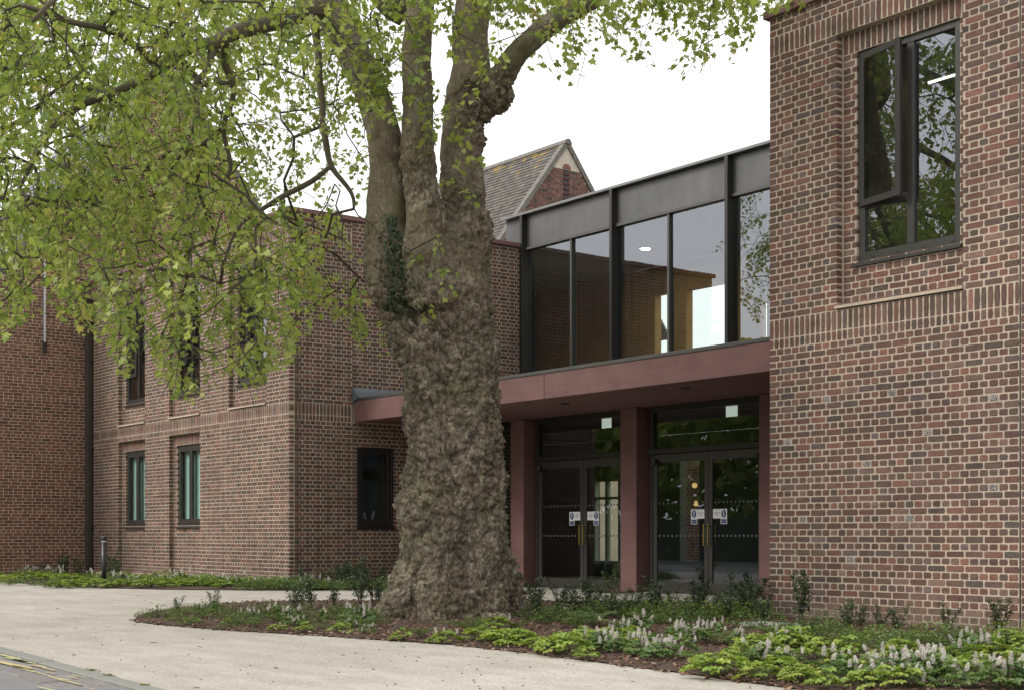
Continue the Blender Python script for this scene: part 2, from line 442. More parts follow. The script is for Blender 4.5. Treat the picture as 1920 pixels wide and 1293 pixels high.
    mr = nd(nt, 'ShaderNodeMapRange'); mr.inputs['From Max'].default_value = 0.12
    nt.links.new(v.outputs['Distance'], mr.inputs['Value'])
    ad = nd(nt, 'ShaderNodeMath', operation='MULTIPLY'); nt.links.new(mr.outputs[0], ad.inputs[0]); nt.links.new(sp.outputs[0], ad.inputs[1])
    a2 = nd(nt, 'ShaderNodeMath', operation='ADD'); nt.links.new(fis, a2.inputs[0]); nt.links.new(f3, a2.inputs[1])
    bump(nt, p, a2.outputs[0], 0.8, 0.022)
    return m
M['bark'] = bark()

def gravel():
    m, nt, p, out = new_mat('resin_gravel')
    tcn = nd(nt, 'ShaderNodeTexCoord')
    v = nd(nt, 'ShaderNodeTexVoronoi', Scale=95.0)
    nt.links.new(tcn.outputs['Object'], v.inputs['Vector'])
    s = nd(nt, 'ShaderNodeSeparateColor'); nt.links.new(v.outputs['Color'], s.inputs[0])
    r = nd(nt, 'ShaderNodeValToRGB')
    e = r.color_ramp.elements
    e[0].position = 0; e[0].color = (0.22, 0.195, 0.16, 1)
    e[1].position = 1; e[1].color = (0.64, 0.61, 0.555, 1)
    for pos, c in ((0.10, (0.405, 0.377, 0.327, 1)), (0.5, (0.457, 0.427, 0.375, 1)), (0.9, (0.495, 0.466, 0.415, 1))):
        x = e.new(pos); x.color = c
    nt.links.new(s.outputs[0], r.inputs['Fac'])
    big, f, src = noise_col(nt, 0.55, (0.78, 0.77, 0.76), (0.93, 0.93, 0.94), 5)
    mid, f2, _ = noise_col(nt, 1.0, (0.90, 0.90, 0.90), (1.04,)*3, 7, 0.42, 0.6, stretch=(1.1, 3.2, 1))
    c = mixc(nt, r.outputs[0], big, 1.0, 'MULTIPLY'); c = mixc(nt, c, mid, 1.0, 'MULTIPLY')
    nt.links.new(c, p.inputs['Base Color']); p.inputs['Roughness'].default_value = 0.9
    p.inputs['Specular IOR Level'].default_value = 0.2
    bump(nt, p, v.outputs['Distance'], 0.5, 0.004)
    return m
M['gravel'] = gravel()
def asphalt():
    m, nt, p, out = new_mat('asphalt')
    c, f, src = noise_col(nt, 120, (0.10, 0.098, 0.096), (0.22, 0.215, 0.21), 4)
    b, f2, _ = noise_col(nt, 1.0, (0.8,)*3, (1.1,)*3, 6)
    nt.links.new(mixc(nt, c, b, 1.0, 'MULTIPLY'), p.inputs['Base Color']); p.inputs['Roughness'].default_value = 0.9
    bump(nt, p, f, 0.6, 0.006); return m
M['asphalt'] = asphalt()
M['mulch'] = plain('dark_mulch', (0.075, 0.044, 0.028), (0.035, 0.020, 0.013), 0.95, scale=30, bs=0.8, bscale=70)
M['soil'] = plain('dull_ground', (0.10, 0.11, 0.06), (0.07, 0.08, 0.04), 0.95, scale=2)
def snow_brick():
    m, nt, p, out = new_mat('swirl_glazed_brick')
    tcn = nd(nt, 'ShaderNodeTexCoord')
    w = nd(nt, 'ShaderNodeTexWave', Scale=14.0, Distortion=9.0, Detail=1.0); w.inputs['Detail Scale'].default_value = 6
    nt.links.new(tcn.outputs['Object'], w.inputs['Vector'])
    r = nd(nt, 'ShaderNodeValToRGB'); r.color_ramp.elements[0].position = 0.45; r.color_ramp.elements[1].position = 0.6
    r.color_ramp.elements[0].color = (0.035, 0.033, 0.035, 1); r.color_ramp.elements[1].color = (0.40, 0.37, 0.34, 1)
    nt.links.new(w.outputs['Fac'], r.inputs['Fac']); nt.links.new(r.outputs[0], p.inputs['Base Color'])
    p.inputs['Roughness'].default_value = 0.5; bump(nt, p, w.outputs['Fac'], 0.6, 0.01); return m
M['swirl'] = snow_brick()

# ------------------------------------------------------------------ ground, path, road, kerb
def sheet(name, pts, z, mat, kind='structure'):
    mb = MB(); mb.add([(x, y, z) for x, y in pts], [tuple(range(len(pts)))])
    return tag(mb.build(name, mat), kind=kind)
sheet('ground', [(-300, -300), (300, -300), (300, 300), (-300, 300)], -0.12, M['soil'])
def kerb_y(x): return 3.86 - 0.0745 * (x + 9.0)
path = MB()
xs_ = [-60, -45, -30, -20, -10, 0, 30]; ts_ = [0, .15, .25, .35, .45, .55, .65, .75, .85, 1.0]
for t_ in ts_ + [None]:
    for x in xs_:
        yy = 45 if t_ is None else kerb_y(x) + (10.8 - kerb_y(x)) * t_
        path.v.append((x, yy, gz(yy)))
nx_ = len(xs_)
for k in range(len(ts_)):
    for q in range(nx_ - 1): path.f.append((k*nx_+q, k*nx_+q+1, (k+1)*nx_+q+1, (k+1)*nx_+q))
n_ = len(path.v); path.v += [(x, kerb_y(x), -0.11) for x in xs_]
for q in range(nx_ - 1): path.f.append((n_+q, n_+q+1, q+1, q))
tag(path.build('path', M['gravel']), kind='structure')
road = MB()
road.poly_prism([(-60, -9), (30, -9), (30, kerb_y(30) - 0.145), (-60, kerb_y(-60) - 0.145)], -0.11, -0.022)
road = tag(road.build('road', M['asphalt']), kind='structure')
kerb = bpy.data.objects.new('kerb', None); COL.objects.link(kerb); tag(kerb, kind='structure'); ORG['kerb'] = Vector((0, 0, 0))
kx = -24.0
while kx < -4:
    ln = 0.914
    mb = MB(); a, b = kx + 0.004, kx + ln - 0.004
    j = random.uniform(-0.004, 0.004)
    mb.bevbox(a, b, -0.14, -0.003, -0.09, 0.002 + j, 0.007)
    mb.v = [(x, kerb_y(x) + y, z) for x, y, z in mb.v]
    mb.build('kerb_stone', M['granite'], kerb)
    kx += ln
# worn stone channel beside the kerb, two courses of slabs
for row in range(2):
    sx = -22.0 + row * 0.3
    while sx < -9.0:
        ln = random.uniform(0.45, 0.75)
        y0 = -0.15 - 0.20 * row - 0.195; y1 = -0.15 - 0.20 * row - 0.004
        mb = MB(); g = random.uniform(0.85, 1.12)
        mb.bevbox(sx + 0.004, sx + ln - 0.004, y0, y1, -0.09, -0.012 + random.uniform(-0.003, 0.003), 0.008,
                  (0.20 * g, 0.185 * g, 0.178 * g))
        mb.v = [(x, kerb_y(x) + y, z) for x, y, z in mb.v]
        mb.build('channel_stone', M['sett'], road)
        sx += ln
# yellow lines: worn patches on the road, then two intact curved lines
paint = MB(); rr = random.Random(3)
def patch(cx, cy, lx, ly, z):
    n = 11; vs = []
    for k in range(n):
        t = 2 * math.pi * k / n; q = rr.uniform(0.7, 1.1)
        sx = abs(math.cos(t)) ** 0.5 * math.copysign(1, math.cos(t)); sy = abs(math.sin(t)) ** 0.5 * math.copysign(1, math.sin(t))
        vs.append((cx + sx * lx * q, cy + sy * ly * q, z))
    paint.add(vs, [tuple(range(n))], tuple(c * rr.uniform(0.85, 1.05) for c in (0.44, 0.385, 0.21)))
for px, py, lx, ly in ((8, 1229, .30, .035), (32, 1237, .2, .04), (44, 1240, .16, .03), (10, 1243, .42, .05), (36, 1251, .13, .025), (72, 1249, .13, .03),
                       (92, 1255, .10, .02), (57, 1258, .14, .022), (80, 1264, .12, .016), (111, 1273, .16, .025), (130, 1279, .16, .025), (85, 1291, .1, .02),
                       (138, 1271, .06, .014), (150, 1269, .07, .012), (40, 1255, .06, .012), (95, 1262, .08, .01)):
    x, y, _ = on_ground(px, py, -0.012); patch(x, y, lx * 1.6, ly * 0.8, -0.0055)
for up, lo in ((((159, 1276.5), (188, 1275.8), (205, 1282.5), (228, 1293), (250, 1305), (275, 1322)), ((166, 1279.5), (176, 1280.5), (192, 1286), (209, 1294), (228, 1306), (250, 1324))),
               (((142, 1283.6), (164, 1281.5), (176, 1286), (188, 1293), (205, 1306), (222, 1324)), ((147, 1287), (153, 1288), (160, 1290.5), (168, 1295), (182, 1308), (198, 1326)))):
    vs = []
    for a, c in zip(up, lo):
        for q in (a, c): x, y, _ = on_ground(q[0], q[1], -0.018); vs.append((x, y, -0.018))
    paint.add(vs, [(2*k, 2*k+1, 2*k+3, 2*k+2) for k in range(5)], (0.44, 0.385, 0.21))
tag(paint.build('yellow_road_markings', M['yellow']), kind='structure')
# ------------------------------------------------------------------ planting beds
def in_poly(x, y, P):
    c = False; n = len(P)
    for i in range(n):
        x1, y1 = P[i]; x2, y2 = P[(i + 1) % n]
        if (y1 > y) != (y2 > y) and x < (x2 - x1) * (y - y1) / (y2 - y1) + x1: c = not c
    return c
TREE_BED = [(-16.0, 6.70), (-15.75, 6.58), (-15.3, 6.52), (-14.86, 6.53), (-13.6, 6.68), (-12.24, 7.03), (-10.43, 7.37), (-9.23, 7.35), (-8.1, 7.24),
            (-7.14, 7.15), (-6.14, 7.02), (-3, 6.6), (-3, 12.47), (-11.2, 12.47), (-11.26, 15.6), (-12.6, 15.4), (-13.43, 14.9), (-14.97, 13.9), (-16.25, 12.76), (-17.63, 11.24),
            (-18.15, 10.41), (-18.5, 9.6), (-18.27, 8.65), (-17.46, 7.66), (-16.6, 7.0)]
WING_BED = [(-33.35, on_ground(0, 1089)[1])] + [on_ground(*q)[:2] for q in ((0, 1090), (100, 1097), (200, 1102), (300, 1104.5), (400, 1105.5), (480, 1106), (560, 1106), (650, 1105), (735, 1104))] + [(-21.2, 15.2), (-21.4, 16.3),
            (-23.32, 16.4), (-23.32, 12.78), (-33.35, 12.78)]
POCKET = [(-18.75, 16.05), (-18.2, 15.75), (-17.6, 15.75), (-17.45, 16.1), (-17.8, 16.34), (-18.5, 16.34)]
def bed_z(x, y): return 0.018 + 0.02 * noise.noise(Vector((x * 1.3, y * 1.3, 0)))
def bed(name, P):
    import bmesh
    bm = bmesh.new()
    vs = [bm.verts.new((x, y, 0.012 + gz(y))) for x, y in P]
    f = bm.faces.new(vs)
    bmesh.ops.triangulate(bm, faces=[f])
    for _ in range(3): bmesh.ops.subdivide_edges(bm, edges=[e for e in bm.edges if e.calc_length() > 0.5], cuts=1, use_grid_fill=False)
    for v in bm.verts:
        if not v.is_boundary: v.co.z = 0.014 + gz(v.co.y) + abs(0.03 * noise.noise(Vector((v.co.x * 1.3, v.co.y * 1.3, 0))))
    bmesh.ops.triangulate(bm, faces=bm.faces)
    me = bpy.data.meshes.new(name); bm.to_mesh(me); bm.free()
    o = link(name, me, None, M['mulch']); tag(o, kind='structure'); return o
beds = [bed('planting_bed', TREE_BED), bed('planting_bed', WING_BED), bed('planting_bed', POCKET)]
chips = MB()
def chip(x, y, z, L, W, T, col):
    yaw = random.uniform(0, 6.28); c, s = math.cos(yaw), math.sin(yaw); tl = random.uniform(-0.35, 0.35)
    vs = []; z += gz(y)
    for sx in (-1, 1):
        for sy in (-1, 1):
            for sz in (0, 1):
                X = sx * L / 2 * (0.8 if sy > 0 else 1); Y = sy * W / 2
                vs.append((x + X * c - Y * s, y + X * s + Y * c, z + sz * T + X * tl))
    chips.add(vs, [(0,1,3,2),(4,6,7,5),(0,4,5,1),(2,3,7,6),(1,5,7,3)], col)
CH = [(0.17, 0.095, 0.062), (0.11, 0.058, 0.038), (0.24, 0.15, 0.10), (0.065, 0.037, 0.027), (0.14, 0.072, 0.046), (0.32, 0.22, 0.15)]
def scatter(P, n, far=False):
    xs = [p[0] for p in P]; ys = [p[1] for p in P]; k = 0
    while k < n:
        x, y = random.uniform(min(xs), max(xs)), random.uniform(min(ys), max(ys))
        if not in_poly(x, y, P): continue
        px, py, z = proj((x, y, 0))
        if px > 2100 or py > 1420: continue
        k += 1
        L = random.uniform(0.018, 0.055)
        chip(x, y, 0.015 + random.uniform(0, 0.012), L, L * random.uniform(0.25, 0.5), 0.008, random.choice(CH))
scatter(TREE_BED, 12000); scatter(WING_BED, 900); scatter(POCKET, 120)
# chips washed over the edge of the path and tree litter on the paving
for _ in range(220):
    px, py = random.uniform(0, 1500), random.uniform(1105, 1293)
    x, y, _z = on_ground(px, py)
    if in_poly(x, y, TREE_BED) or in_poly(x, y, WING_BED) or y < kerb_y(x): continue
    L = random.choice((0.012, 0.012, 0.018, 0.018, 0.03, 0.06)) * random.uniform(0.7, 1.2)
    chip(x, y, 0.001, L, 0.005 if L > 0.03 else L * 0.5, 0.004, random.choice(((0.06, 0.045, 0.03), (0.10, 0.075, 0.05), (0.05, 0.05, 0.03))))
for i in range(len(TREE_BED)):
    (x1, y1), (x2, y2) = TREE_BED[i], TREE_BED[(i + 1) % len(TREE_BED)]
    if i > 10: continue
    for _ in range(int(math.hypot(x2 - x1, y2 - y1) * 26)):
        t = random.random(); L = random.uniform(0.02, 0.06)
        chip(x1 + (x2 - x1) * t + random.gauss(0, 0.02), y1 + (y2 - y1) * t + random.gauss(0, 0.03), 0.006, L, L * 0.4, 0.008, random.choice(CH))
tag(chips.build('bark_mulch', M['chip']), kind='stuff')

# ------------------------------------------------------------------ brickwork
PAL_NEW = [((104, 70, 60), 5), ((92, 67, 58), 5), ((117, 75, 63), 4), ((100, 78, 70), 3), ((84, 68, 61), 3), ((122, 92, 82), 1.6), ((128, 80, 66), 1.5),
           ((76, 69, 61), 1.1), ((72, 72, 66), 0.6), ((96, 82, 82), 0.6)]
PAL_OLD = [((126, 78, 58), 5), ((116, 74, 57), 5), ((104, 70, 56), 4), ((134, 86, 65), 2), ((92, 65, 55), 2)]
PAL_GAB = [((122, 78, 74), 5), ((110, 72, 68), 4), ((132, 88, 82), 3), ((70, 62, 64), 2)]
def pick(pal, rnd):
    t = rnd.uniform(0, sum(w for _, w in pal))
    for c, w in pal:
        t -= w
        if t <= 0: break
    g = rnd.uniform(0.98, 1.34); c = srgb(*c); l = 0.3 * c[0] + 0.55 * c[1] + 0.15 * c[2]
    return tuple(min(1, ((x * 0.74 + l * 0.26) * 0.70 + m * 0.30) * g) for x, m in zip(c, (0.116, 0.072, 0.052)))

class Plane:
    def __init__(s, O, U, N): s.O = Vector(O); s.U = Vector(U); s.N = Vector(N)
    def p(s, u, z, d=0.0):
        q = s.O + s.U * u + s.N * d
        return (q.x, q.y, z)

def lay(u0, u1, z0, z1, holes=(), bands=(), pal=PAL_NEW, bond='english', rnd=random, first=None, phase=0):
    """brick rectangles (u0,u1,z0,z1,colour) for one flat stretch of wall; bonds start at u0"""
    out = []; z = z0; k = phase
    bands = sorted(bands)
    while z < z1 - 0.02:
        band = next((b for b in bands if abs(b[0] - z) < 0.02), None)
        if band:
            h, step = band[1] - band[0], 0.0765; us = [(u0 + i * step, u0 + (i + 1) * step) for i in range(int((u1 - u0) / step) + 1)]
        else:
            h = 0.075; us = []
            if bond == 'english' and k % 2 == 0:
                us = [(u0 + i * 0.1125, u0 + (i + 1) * 0.1125) for i in range(int((u1 - u0) / 0.1125) + 1)]
            elif bond == 'english':
                us = [(u0, u0 + 0.1688)]; u = u0 + 0.1688
                while u < u1: us.append((u, u + 0.225)); u += 0.225
            elif bond == 'flemish':
                u = u0 - (0.169 if k % 2 else 0)
                while u < u1: us += [(u, u + 0.225), (u + 0.225, u + 0.3375)]; u += 0.3375
            else:
                u = u0 - (0.1125 if k % 2 else 0) - (0.05 if k % 5 == 0 else 0)
                while u < u1:
                    if k % 6 == 3: us.append((u, u + 0.1125)); u += 0.1125
                    else: us.append((u, u + 0.225)); u += 0.225
            k += 1
        zt = min(z + h, z1); zm = (z + zt) / 2
        cuts = [(a, b) for a, b, c, d in holes if c < zm < d]
        for a, b in us:
            segs = [(max(a, u0), min(b, u1))]
            for ca, cb in cuts:
                ns = []
                for s0, s1 in segs:
                    if s1 <= ca or s0 >= cb: ns.append((s0, s1)); continue
                    if s0 < ca: ns.append((s0, ca))
                    if s1 > cb: ns.append((cb, s1))
                segs = ns
            for s0, s1 in segs:
                if s1 - s0 > 0.035: out.append((s0, s1, z, zt, pick(pal, rnd)))
        z = zt
    return out

def brick_geo(mb, pl, b, rnd, depth=0.092, off=0.0, jit=0.0026, gap=0.0058):
    u0, u1, z0, z1, col = b
    g = gap; u0 += g; u1 -= g; z0 += g; z1 -= g
    j = lambda s=jit: rnd.uniform(-s, s)
    c = 0.006; pr = rnd.uniform(-0.0025, 0.0025) + off
    um, zm = (u0 + u1) / 2, (z0 + z1) / 2
    ring = [(u0 + c + j(), z0 + j()), (um + j(), z0 + j()), (u1 - c + j(), z0 + j()), (u1 + j(), zm + j()),
            (u1 - c + j(), z1 + j()), (um + j(), z1 + j()), (u0 + c + j(), z1 + j()), (u0 + j(), zm + j())]
    e = 0.004
    vs = [pl.p(um + (u - um) * (1 - e / max(u1 - um, .01)), zm + (z - zm) * (1 - e / max(z1 - zm, .01)), pr) for u, z in ring]
    vs += [pl.p(u, z, pr - 0.005) for u, z in ring] + [pl.p(u, z, pr - depth) for u, z in ring]
    fs = [tuple(range(8))]
    for r in (0, 8):
        for k in range(8):
            a, b2 = r + k, r + (k + 1) % 8
            fs.append((a, a + 8, b2 + 8, b2))
    # orient outward
    n = pl.U.cross(Vector((0, 0, 1)))
    if n.dot(pl.N) < 0: fs = [tuple(reversed(f)) for f in fs]
    mb.add(vs, fs, col)

def brickwork(root, items, rnd, mat, part='brick', rest='brickwork', maxn=300, special=(), jit=0.0022):
    """items: (plane, brick, offset). The largest in the picture become objects of their own."""
    scored = []
    for i, (pl, b, off) in enumerate(items):
        um, zm = (b[0] + b[1]) / 2, (b[2] + b[3]) / 2
        q = proj(pl.p(um, zm)); a = proj(pl.p(b[0], b[2])); c = proj(pl.p(b[1], b[3]))
        vis = -10 < q[0] < 1930 and -10 < q[1] < 1303
        ar = abs(a[0] - c[0]) * (b[3] - b[2]) * FPX / max(q[2], 1)
        scored.append((-(ar if vis else ar * 1e-4), i))
    scored.sort()
    sp_idx = set()
    for px, py in special:
        best = min((abs(proj(pl.p((b[0]+b[1])/2, (b[2]+b[3])/2))[0] - px) + 1.5 * abs(proj(pl.p((b[0]+b[1])/2, (b[2]+b[3])/2))[1] - py), i)
                   for i, (pl, b, off) in enumerate(items) if b[1] - b[0] < 0.13 and b[3] - b[2] < 0.08)
        sp_idx.add(best[1])
    own = set(i for _, i in scored[:maxn - len(sp_idx)]) | sp_idx
    bulk = MB()
    for i, (pl, b, off) in enumerate(items):
        if i in own:
            mb = MB(); brick_geo(mb, pl, b, rnd, off=off, jit=jit)
            o = mb.build(part, M['swirl'] if i in sp_idx else mat, root)
            if i in sp_idx: o['label'] = 'glazed header brick with pale swirl pattern'
        else:
            brick_geo(bulk, pl, b, rnd, off=off, jit=jit)
    o = bulk.build(rest, mat, root); o['kind'] = 'stuff'
    return o

def slab_holes(mb, pl, u0, u1, z0, z1, d0, d1, holes):
    """solid wall slab between depths d0 (front) and d1 (back) with rectangular holes"""
    us = sorted({u0, u1, *[h[0] for h in holes], *[h[1] for h in holes]}); us = [u for u in us if u0 <= u <= u1]
    zs = sorted({z0, z1, *[h[2] for h in holes], *[h[3] for h in holes]}); zs = [z for z in zs if z0 <= z <= z1]
    solid = lambda a, b: not any(h[0] < a < h[1] and h[2] < b < h[3] for h in holes)
    g = [[solid((us[i] + us[i+1]) / 2, (zs[j] + zs[j+1]) / 2) for j in range(len(zs) - 1)] for i in range(len(us) - 1)]
    flip = pl.U.cross(Vector((0, 0, 1))).dot(pl.N) < 0
    def q(pts):
        mb.add(pts, [(0,1,2,3) if not flip else (3,2,1,0)])
    for i in range(len(us) - 1):
        for j in range(len(zs) - 1):
            if not g[i][j]: continue
            a, b, c, d = us[i], us[i+1], zs[j], zs[j+1]
            q([pl.p(a,c,d0), pl.p(b,c,d0), pl.p(b,d,d0), pl.p(a,d,d0)])
            q([pl.p(b,c,d1), pl.p(a,c,d1), pl.p(a,d,d1), pl.p(b,d,d1)])
            if i == 0 or not g[i-1][j]: q([pl.p(a,c,d1), pl.p(a,c,d0), pl.p(a,d,d0), pl.p(a,d,d1)])
            if i == len(us)-2 or not g[i+1][j]: q([pl.p(b,c,d0), pl.p(b,c,d1), pl.p(b,d,d1), pl.p(b,d,d0)])
            if j == 0 or not g[i][j-1]: q([pl.p(a,c,d1), pl.p(b,c,d1), pl.p(b,c,d0), pl.p(a,c,d0)])
            if j == len(zs)-2 or not g[i][j+1]: q([pl.p(a,d,d0), pl.p(b,d,d0), pl.p(b,d,d1), pl.p(a,d,d1)])

# levels shared by both new wings
Z0 = -0.05
ZR0, ZR1, ZS1 = 3.175, 3.2875, 3.5125      # rowlock band, soldier band
ZT0, ZT1, ZTOP = 6.5875, 6.8125, 7.0375    # upper soldier band, top of the wall
BANDS = [(ZR0, ZR1), (ZR1, ZS1), (ZT0, ZT1)]
MO = -0.004                                 # mortar behind the brick faces
RC = 0.1025                                 # recess depth

def frame_rect(mb, x0, x1, z0, z1, y0, y1, w, wb=None, wt=None):
    """a window frame ring in the XZ plane, thickness from y0 (front) to y1"""
    wb = wb or w; wt = wt or w
    mb.bevbox(x0, x0 + w, y0, y1, z0, z1, 0.004)
    mb.bevbox(x1 - w, x1, y0, y1, z0, z1, 0.004)
    mb.bevbox(x0 + w, x1 - w, y0 + 0.001, y1 - 0.001, z0, z0 + wb, 0.004)
    mb.bevbox(x0 + w, x1 - w, y0 + 0.001, y1 - 0.001, z1 - wt, z1, 0.004)

def rot_z(mb, cx, cy, ang):
    c, s = math.cos(ang), math.sin(ang)
    mb.v = [(cx + (x-cx)*c - (y-cy)*s, cy + (x-cx)*s + (y-cy)*c, z) for x, y, z in mb.v]

def tall_window(root, x0, x1, z0, z1, yf, ang, glassm, framem):
    """upper window: side-hung sash over a small fixed light on one side, tall fixed light on the other"""
    y1 = yf + 0.075; xm = x0 + (x1 - x0) * 0.52; zm = z0 + (z1 - z0) * 0.268
    mb = MB(); w = 0.075
    frame_rect(mb, x0, x1, z0, z1, yf, y1, w, 0.10, 0.075)
    mb.bevbox(xm - 0.045, xm + 0.045, yf + 0.001, y1 - 0.001, z0 + 0.10, z1 - 0.075, 0.004)
    mb.bevbox(x0 + w, xm - 0.045, yf + 0.001, y1 - 0.001, zm - 0.04, zm + 0.04, 0.004)
    fr = mb.build('window', framem, root)
    g = MB(); g.box(xm + 0.044, x1 - w + 0.001, yf + 0.03, yf + 0.04, z0 + 0.099, z1 - 0.074); g.build('pane', glassm, fr)
    g = MB(); g.box(x0 + w - 0.001, xm - 0.044, yf + 0.03, yf + 0.04, z0 + 0.099, zm - 0.039); g.build('pane', glassm, fr)
    # sash, hinged at the left and standing ajar
    sx0, sx1, sz0, sz1 = x0 + 0.012, xm - 0.02, zm - 0.02, z1 - 0.035
    s = MB(); frame_rect(s, sx0, sx1, sz0, sz1, yf - 0.022, yf - 0.002, 0.075)
    s2 = MB(); frame_rect(s2, sx0 + 0.02, sx1 - 0.02, sz0 + 0.02, sz1 - 0.02, yf - 0.003, yf + 0.04, 0.05)
    s.add(s2.v, s2.f)
    rot_z(s, sx0, yf, -ang); s.build('sash', framem, fr)
    g = MB(); g.box(sx0 + 0.07, sx1 - 0.07, yf - 0.014, yf - 0.004, sz0 + 0.07, sz1 - 0.07); rot_z(g, sx0, yf, -ang); g.build('pane', glassm, fr)
    sl = MB(); sl.prism_x([(yf + 0.02, z0 - 0.002), (yf - 0.075, z0 - 0.022), (yf - 0.075, z0 - 0.055), (yf - 0.06, z0 - 0.055), (yf + 0.02, z0 - 0.03)], x0 - 0.06, x1 + 0.045)
    for k in range(4):
        xx = x0 + 0.16 + k * (x1 - x0 - 0.3) / 3
        sl.box(xx, xx + 0.045, yf - 0.006, yf + 0.004, z0 + 0.03, z0 + 0.045)
    sl.build('sill', framem, fr)
    return fr

def pair_window(root, x0, x1, z0, z1, yf, glassm, framem, blind=True):
    y1 = yf + 0.075; xm = (x0 + x1) / 2
    mb = MB(); frame_rect(mb, x0, x1, z0, z1, yf, y1, 0.05)
    fr = mb.build('window', framem, root)
    for a, b in ((x0 + 0.045, xm - 0.004), (xm + 0.004, x1 - 0.045)):
        s = MB(); frame_rect(s, a, b, z0 + 0.045, z1 - 0.045, yf - 0.012, yf + 0.05, 0.065, 0.10, 0.10); s.build('sash', framem, fr)
        g = MB(); g.box(a + 0.06, b - 0.06, yf + 0.02, yf + 0.03, z0 + 0.14, z1 - 0.14); g.build('pane', glassm, fr)
    sl = MB(); sl.prism_x([(yf + 0.02, z0), (yf - 0.07, z0 - 0.02), (yf - 0.075, z0 - 0.055), (yf - 0.06, z0 - 0.06), (yf + 0.02, z0 - 0.04)], x0 - 0.06, x1 + 0.05)
    sl.build('sill', framem, fr)
    if blind:
        for a, b in ((x0 + 0.05, xm - 0.01), (xm + 0.01, x1 - 0.05)):
            bl = MB(); z = z0 + 0.10
            while z < z1 - 0.08:
                bl.add([(a, yf + 0.10, z), (b, yf + 0.10, z), (b, yf + 0.118, z + 0.022), (a, yf + 0.118, z + 0.022)], [(0, 1, 2, 3)])
                bl.add([(a, yf + 0.118, z + 0.022), (b, yf + 0.118, z + 0.022), (b, yf + 0.10, z + 0.025), (a, yf + 0.10, z + 0.025)], [(0, 1, 2, 3)])
                z += 0.025
            bl.build('blind', M['blind'], fr)['kind'] = 'stuff'
    return fr

def ledge(root, x0, x1, y, z, mat):
    """sloping row of bricks on edge at the foot of a recess"""
    mb = MB()
    n = int((x1 - x0) / 0.225)
    w = (x1 - x0) / n
    for i in range(n):
        a = x0 + i * w
        g = pick(PAL_NEW, random)
        mb.prism_x([(y + RC + 0.0, z + 0.055), (y - 0.028, z + 0.022), (y - 0.028, z - 0.012), (y + RC, z - 0.012)], a + 0.004, a + w - 0.004, tuple(c * 1.15 for c in g))
    o = mb.build('sill_course', M['brick'], root)
    mm = MB(); mm.prism_x([(y + RC, z + 0.046), (y - 0.0315, z + 0.013), (y - 0.0315, z - 0.018), (y + RC, z - 0.018)], x0 + 0.001, x1 - 0.001)
    mm.build('mortar_bed', M['mortar'], o)

# ---------------------------------------------------------------- right wing (near)
YR, XR0, XR1 = 12.49, -11.235, -2.6
rw = thing('brick_wing', (XR0, YR, 0), 'tall brown brick wing nearest the camera with one upper window ajar', 'building')
plR = Plane((XR0, YR, 0), (1, 0, 0), (0, -1, 0)); rx = lambda x: x - XR0
rec = (rx(-10.23), rx(-8.62), ZS1, ZT0)
JR = rx(-7.955)
rnd = random.Random(11)
items = []
for b in lay(0, JR - 0.004, Z0, ZTOP, [rec], BANDS, rnd=rnd): items.append((plR, b, 0.0))
for b in lay(JR + 0.004, rx(XR1), Z0, ZTOP, (), BANDS, rnd=rnd): items.append((plR, b, 0.0))
WX0, WX1, WZ0, WZ1 = -10.035, -8.725, 4.03, 6.3625
hole = (rx(WX0), rx(WX1), WZ0, WZ1)
for b in lay(rec[0], rec[1], ZS1, ZT0, [hole], [(WZ1, ZT0)], rnd=rnd, phase=1): items.append((plR, b, -RC))
SWIRL = [(1674, 723), (1865, 733), (1549, 760), (1741, 798), (1477, 816), (1625, 858), (1865, 903), (1705, 962), (1504, 965), (1593, 1041)]
brickwork(rw, items, rnd, M['brick'], special=SWIRL)
wall = MB()
slab_holes(wall, plR, 0.010, rx(XR1), -0.3, ZTOP, MO, -0.25, [(rec[0] - 0.011, rec[1] + 0.011, rec[2], rec[3])] )
slab_holes(wall, plR, rec[0] - 0.010, rec[1] + 0.010, rec[2], rec[3], MO - RC, -0.251, [(hole[0] - .010, hole[1] + .010, hole[2], hole[3])])
wall.box(XR0 + 0.006, XR0 + 0.25, YR + 0.2501, 24, -0.3, ZTOP)
wall.box(XR1 - 0.25, XR1, YR + 0.2501, 24, -0.3, ZTOP)
wall.box(XR0 + 0.2501, XR1 - 0.2501, 23.7, 24, -0.3, ZTOP)
wall.build('wall', M['mortar'], rw)
it = MB(); it.box(XR0 + .2505, XR1 - .2505, 12.75, 23.69, 3.3, 3.5); it.box(XR0 + .2505, XR1 - .2505, YR + .251, 23.69, 6.78, 6.98); it.build('floor_slab', M['ceiling'], rw)
it = MB(); it.box(-10.9, -2.9, 17.0, 17.1, 3.5, 6.78); it.build('partition', M['interior'], rw)
cp = MB(); cp.bevbox(XR0 - 0.05, XR1, YR - 0.055, 24, ZTOP, ZTOP + 0.09, 0.006); cp.build('coping', M['coping'], rw)
js = MB(); js.box(XR0 + JR - 0.006, XR0 + JR + 0.006, YR - 0.002, YR + 0.05, Z0, ZTOP - 0.002); js.build('movement_joint', M['black'], rw)
ledge(rw, -10.25, -8.60, YR, ZS1 + 0.03, M['brick'])
tall_window(rw, WX0, WX1, WZ0, WZ1, YR + RC + 0.035, R(11), M['glass'], M['bronze'])
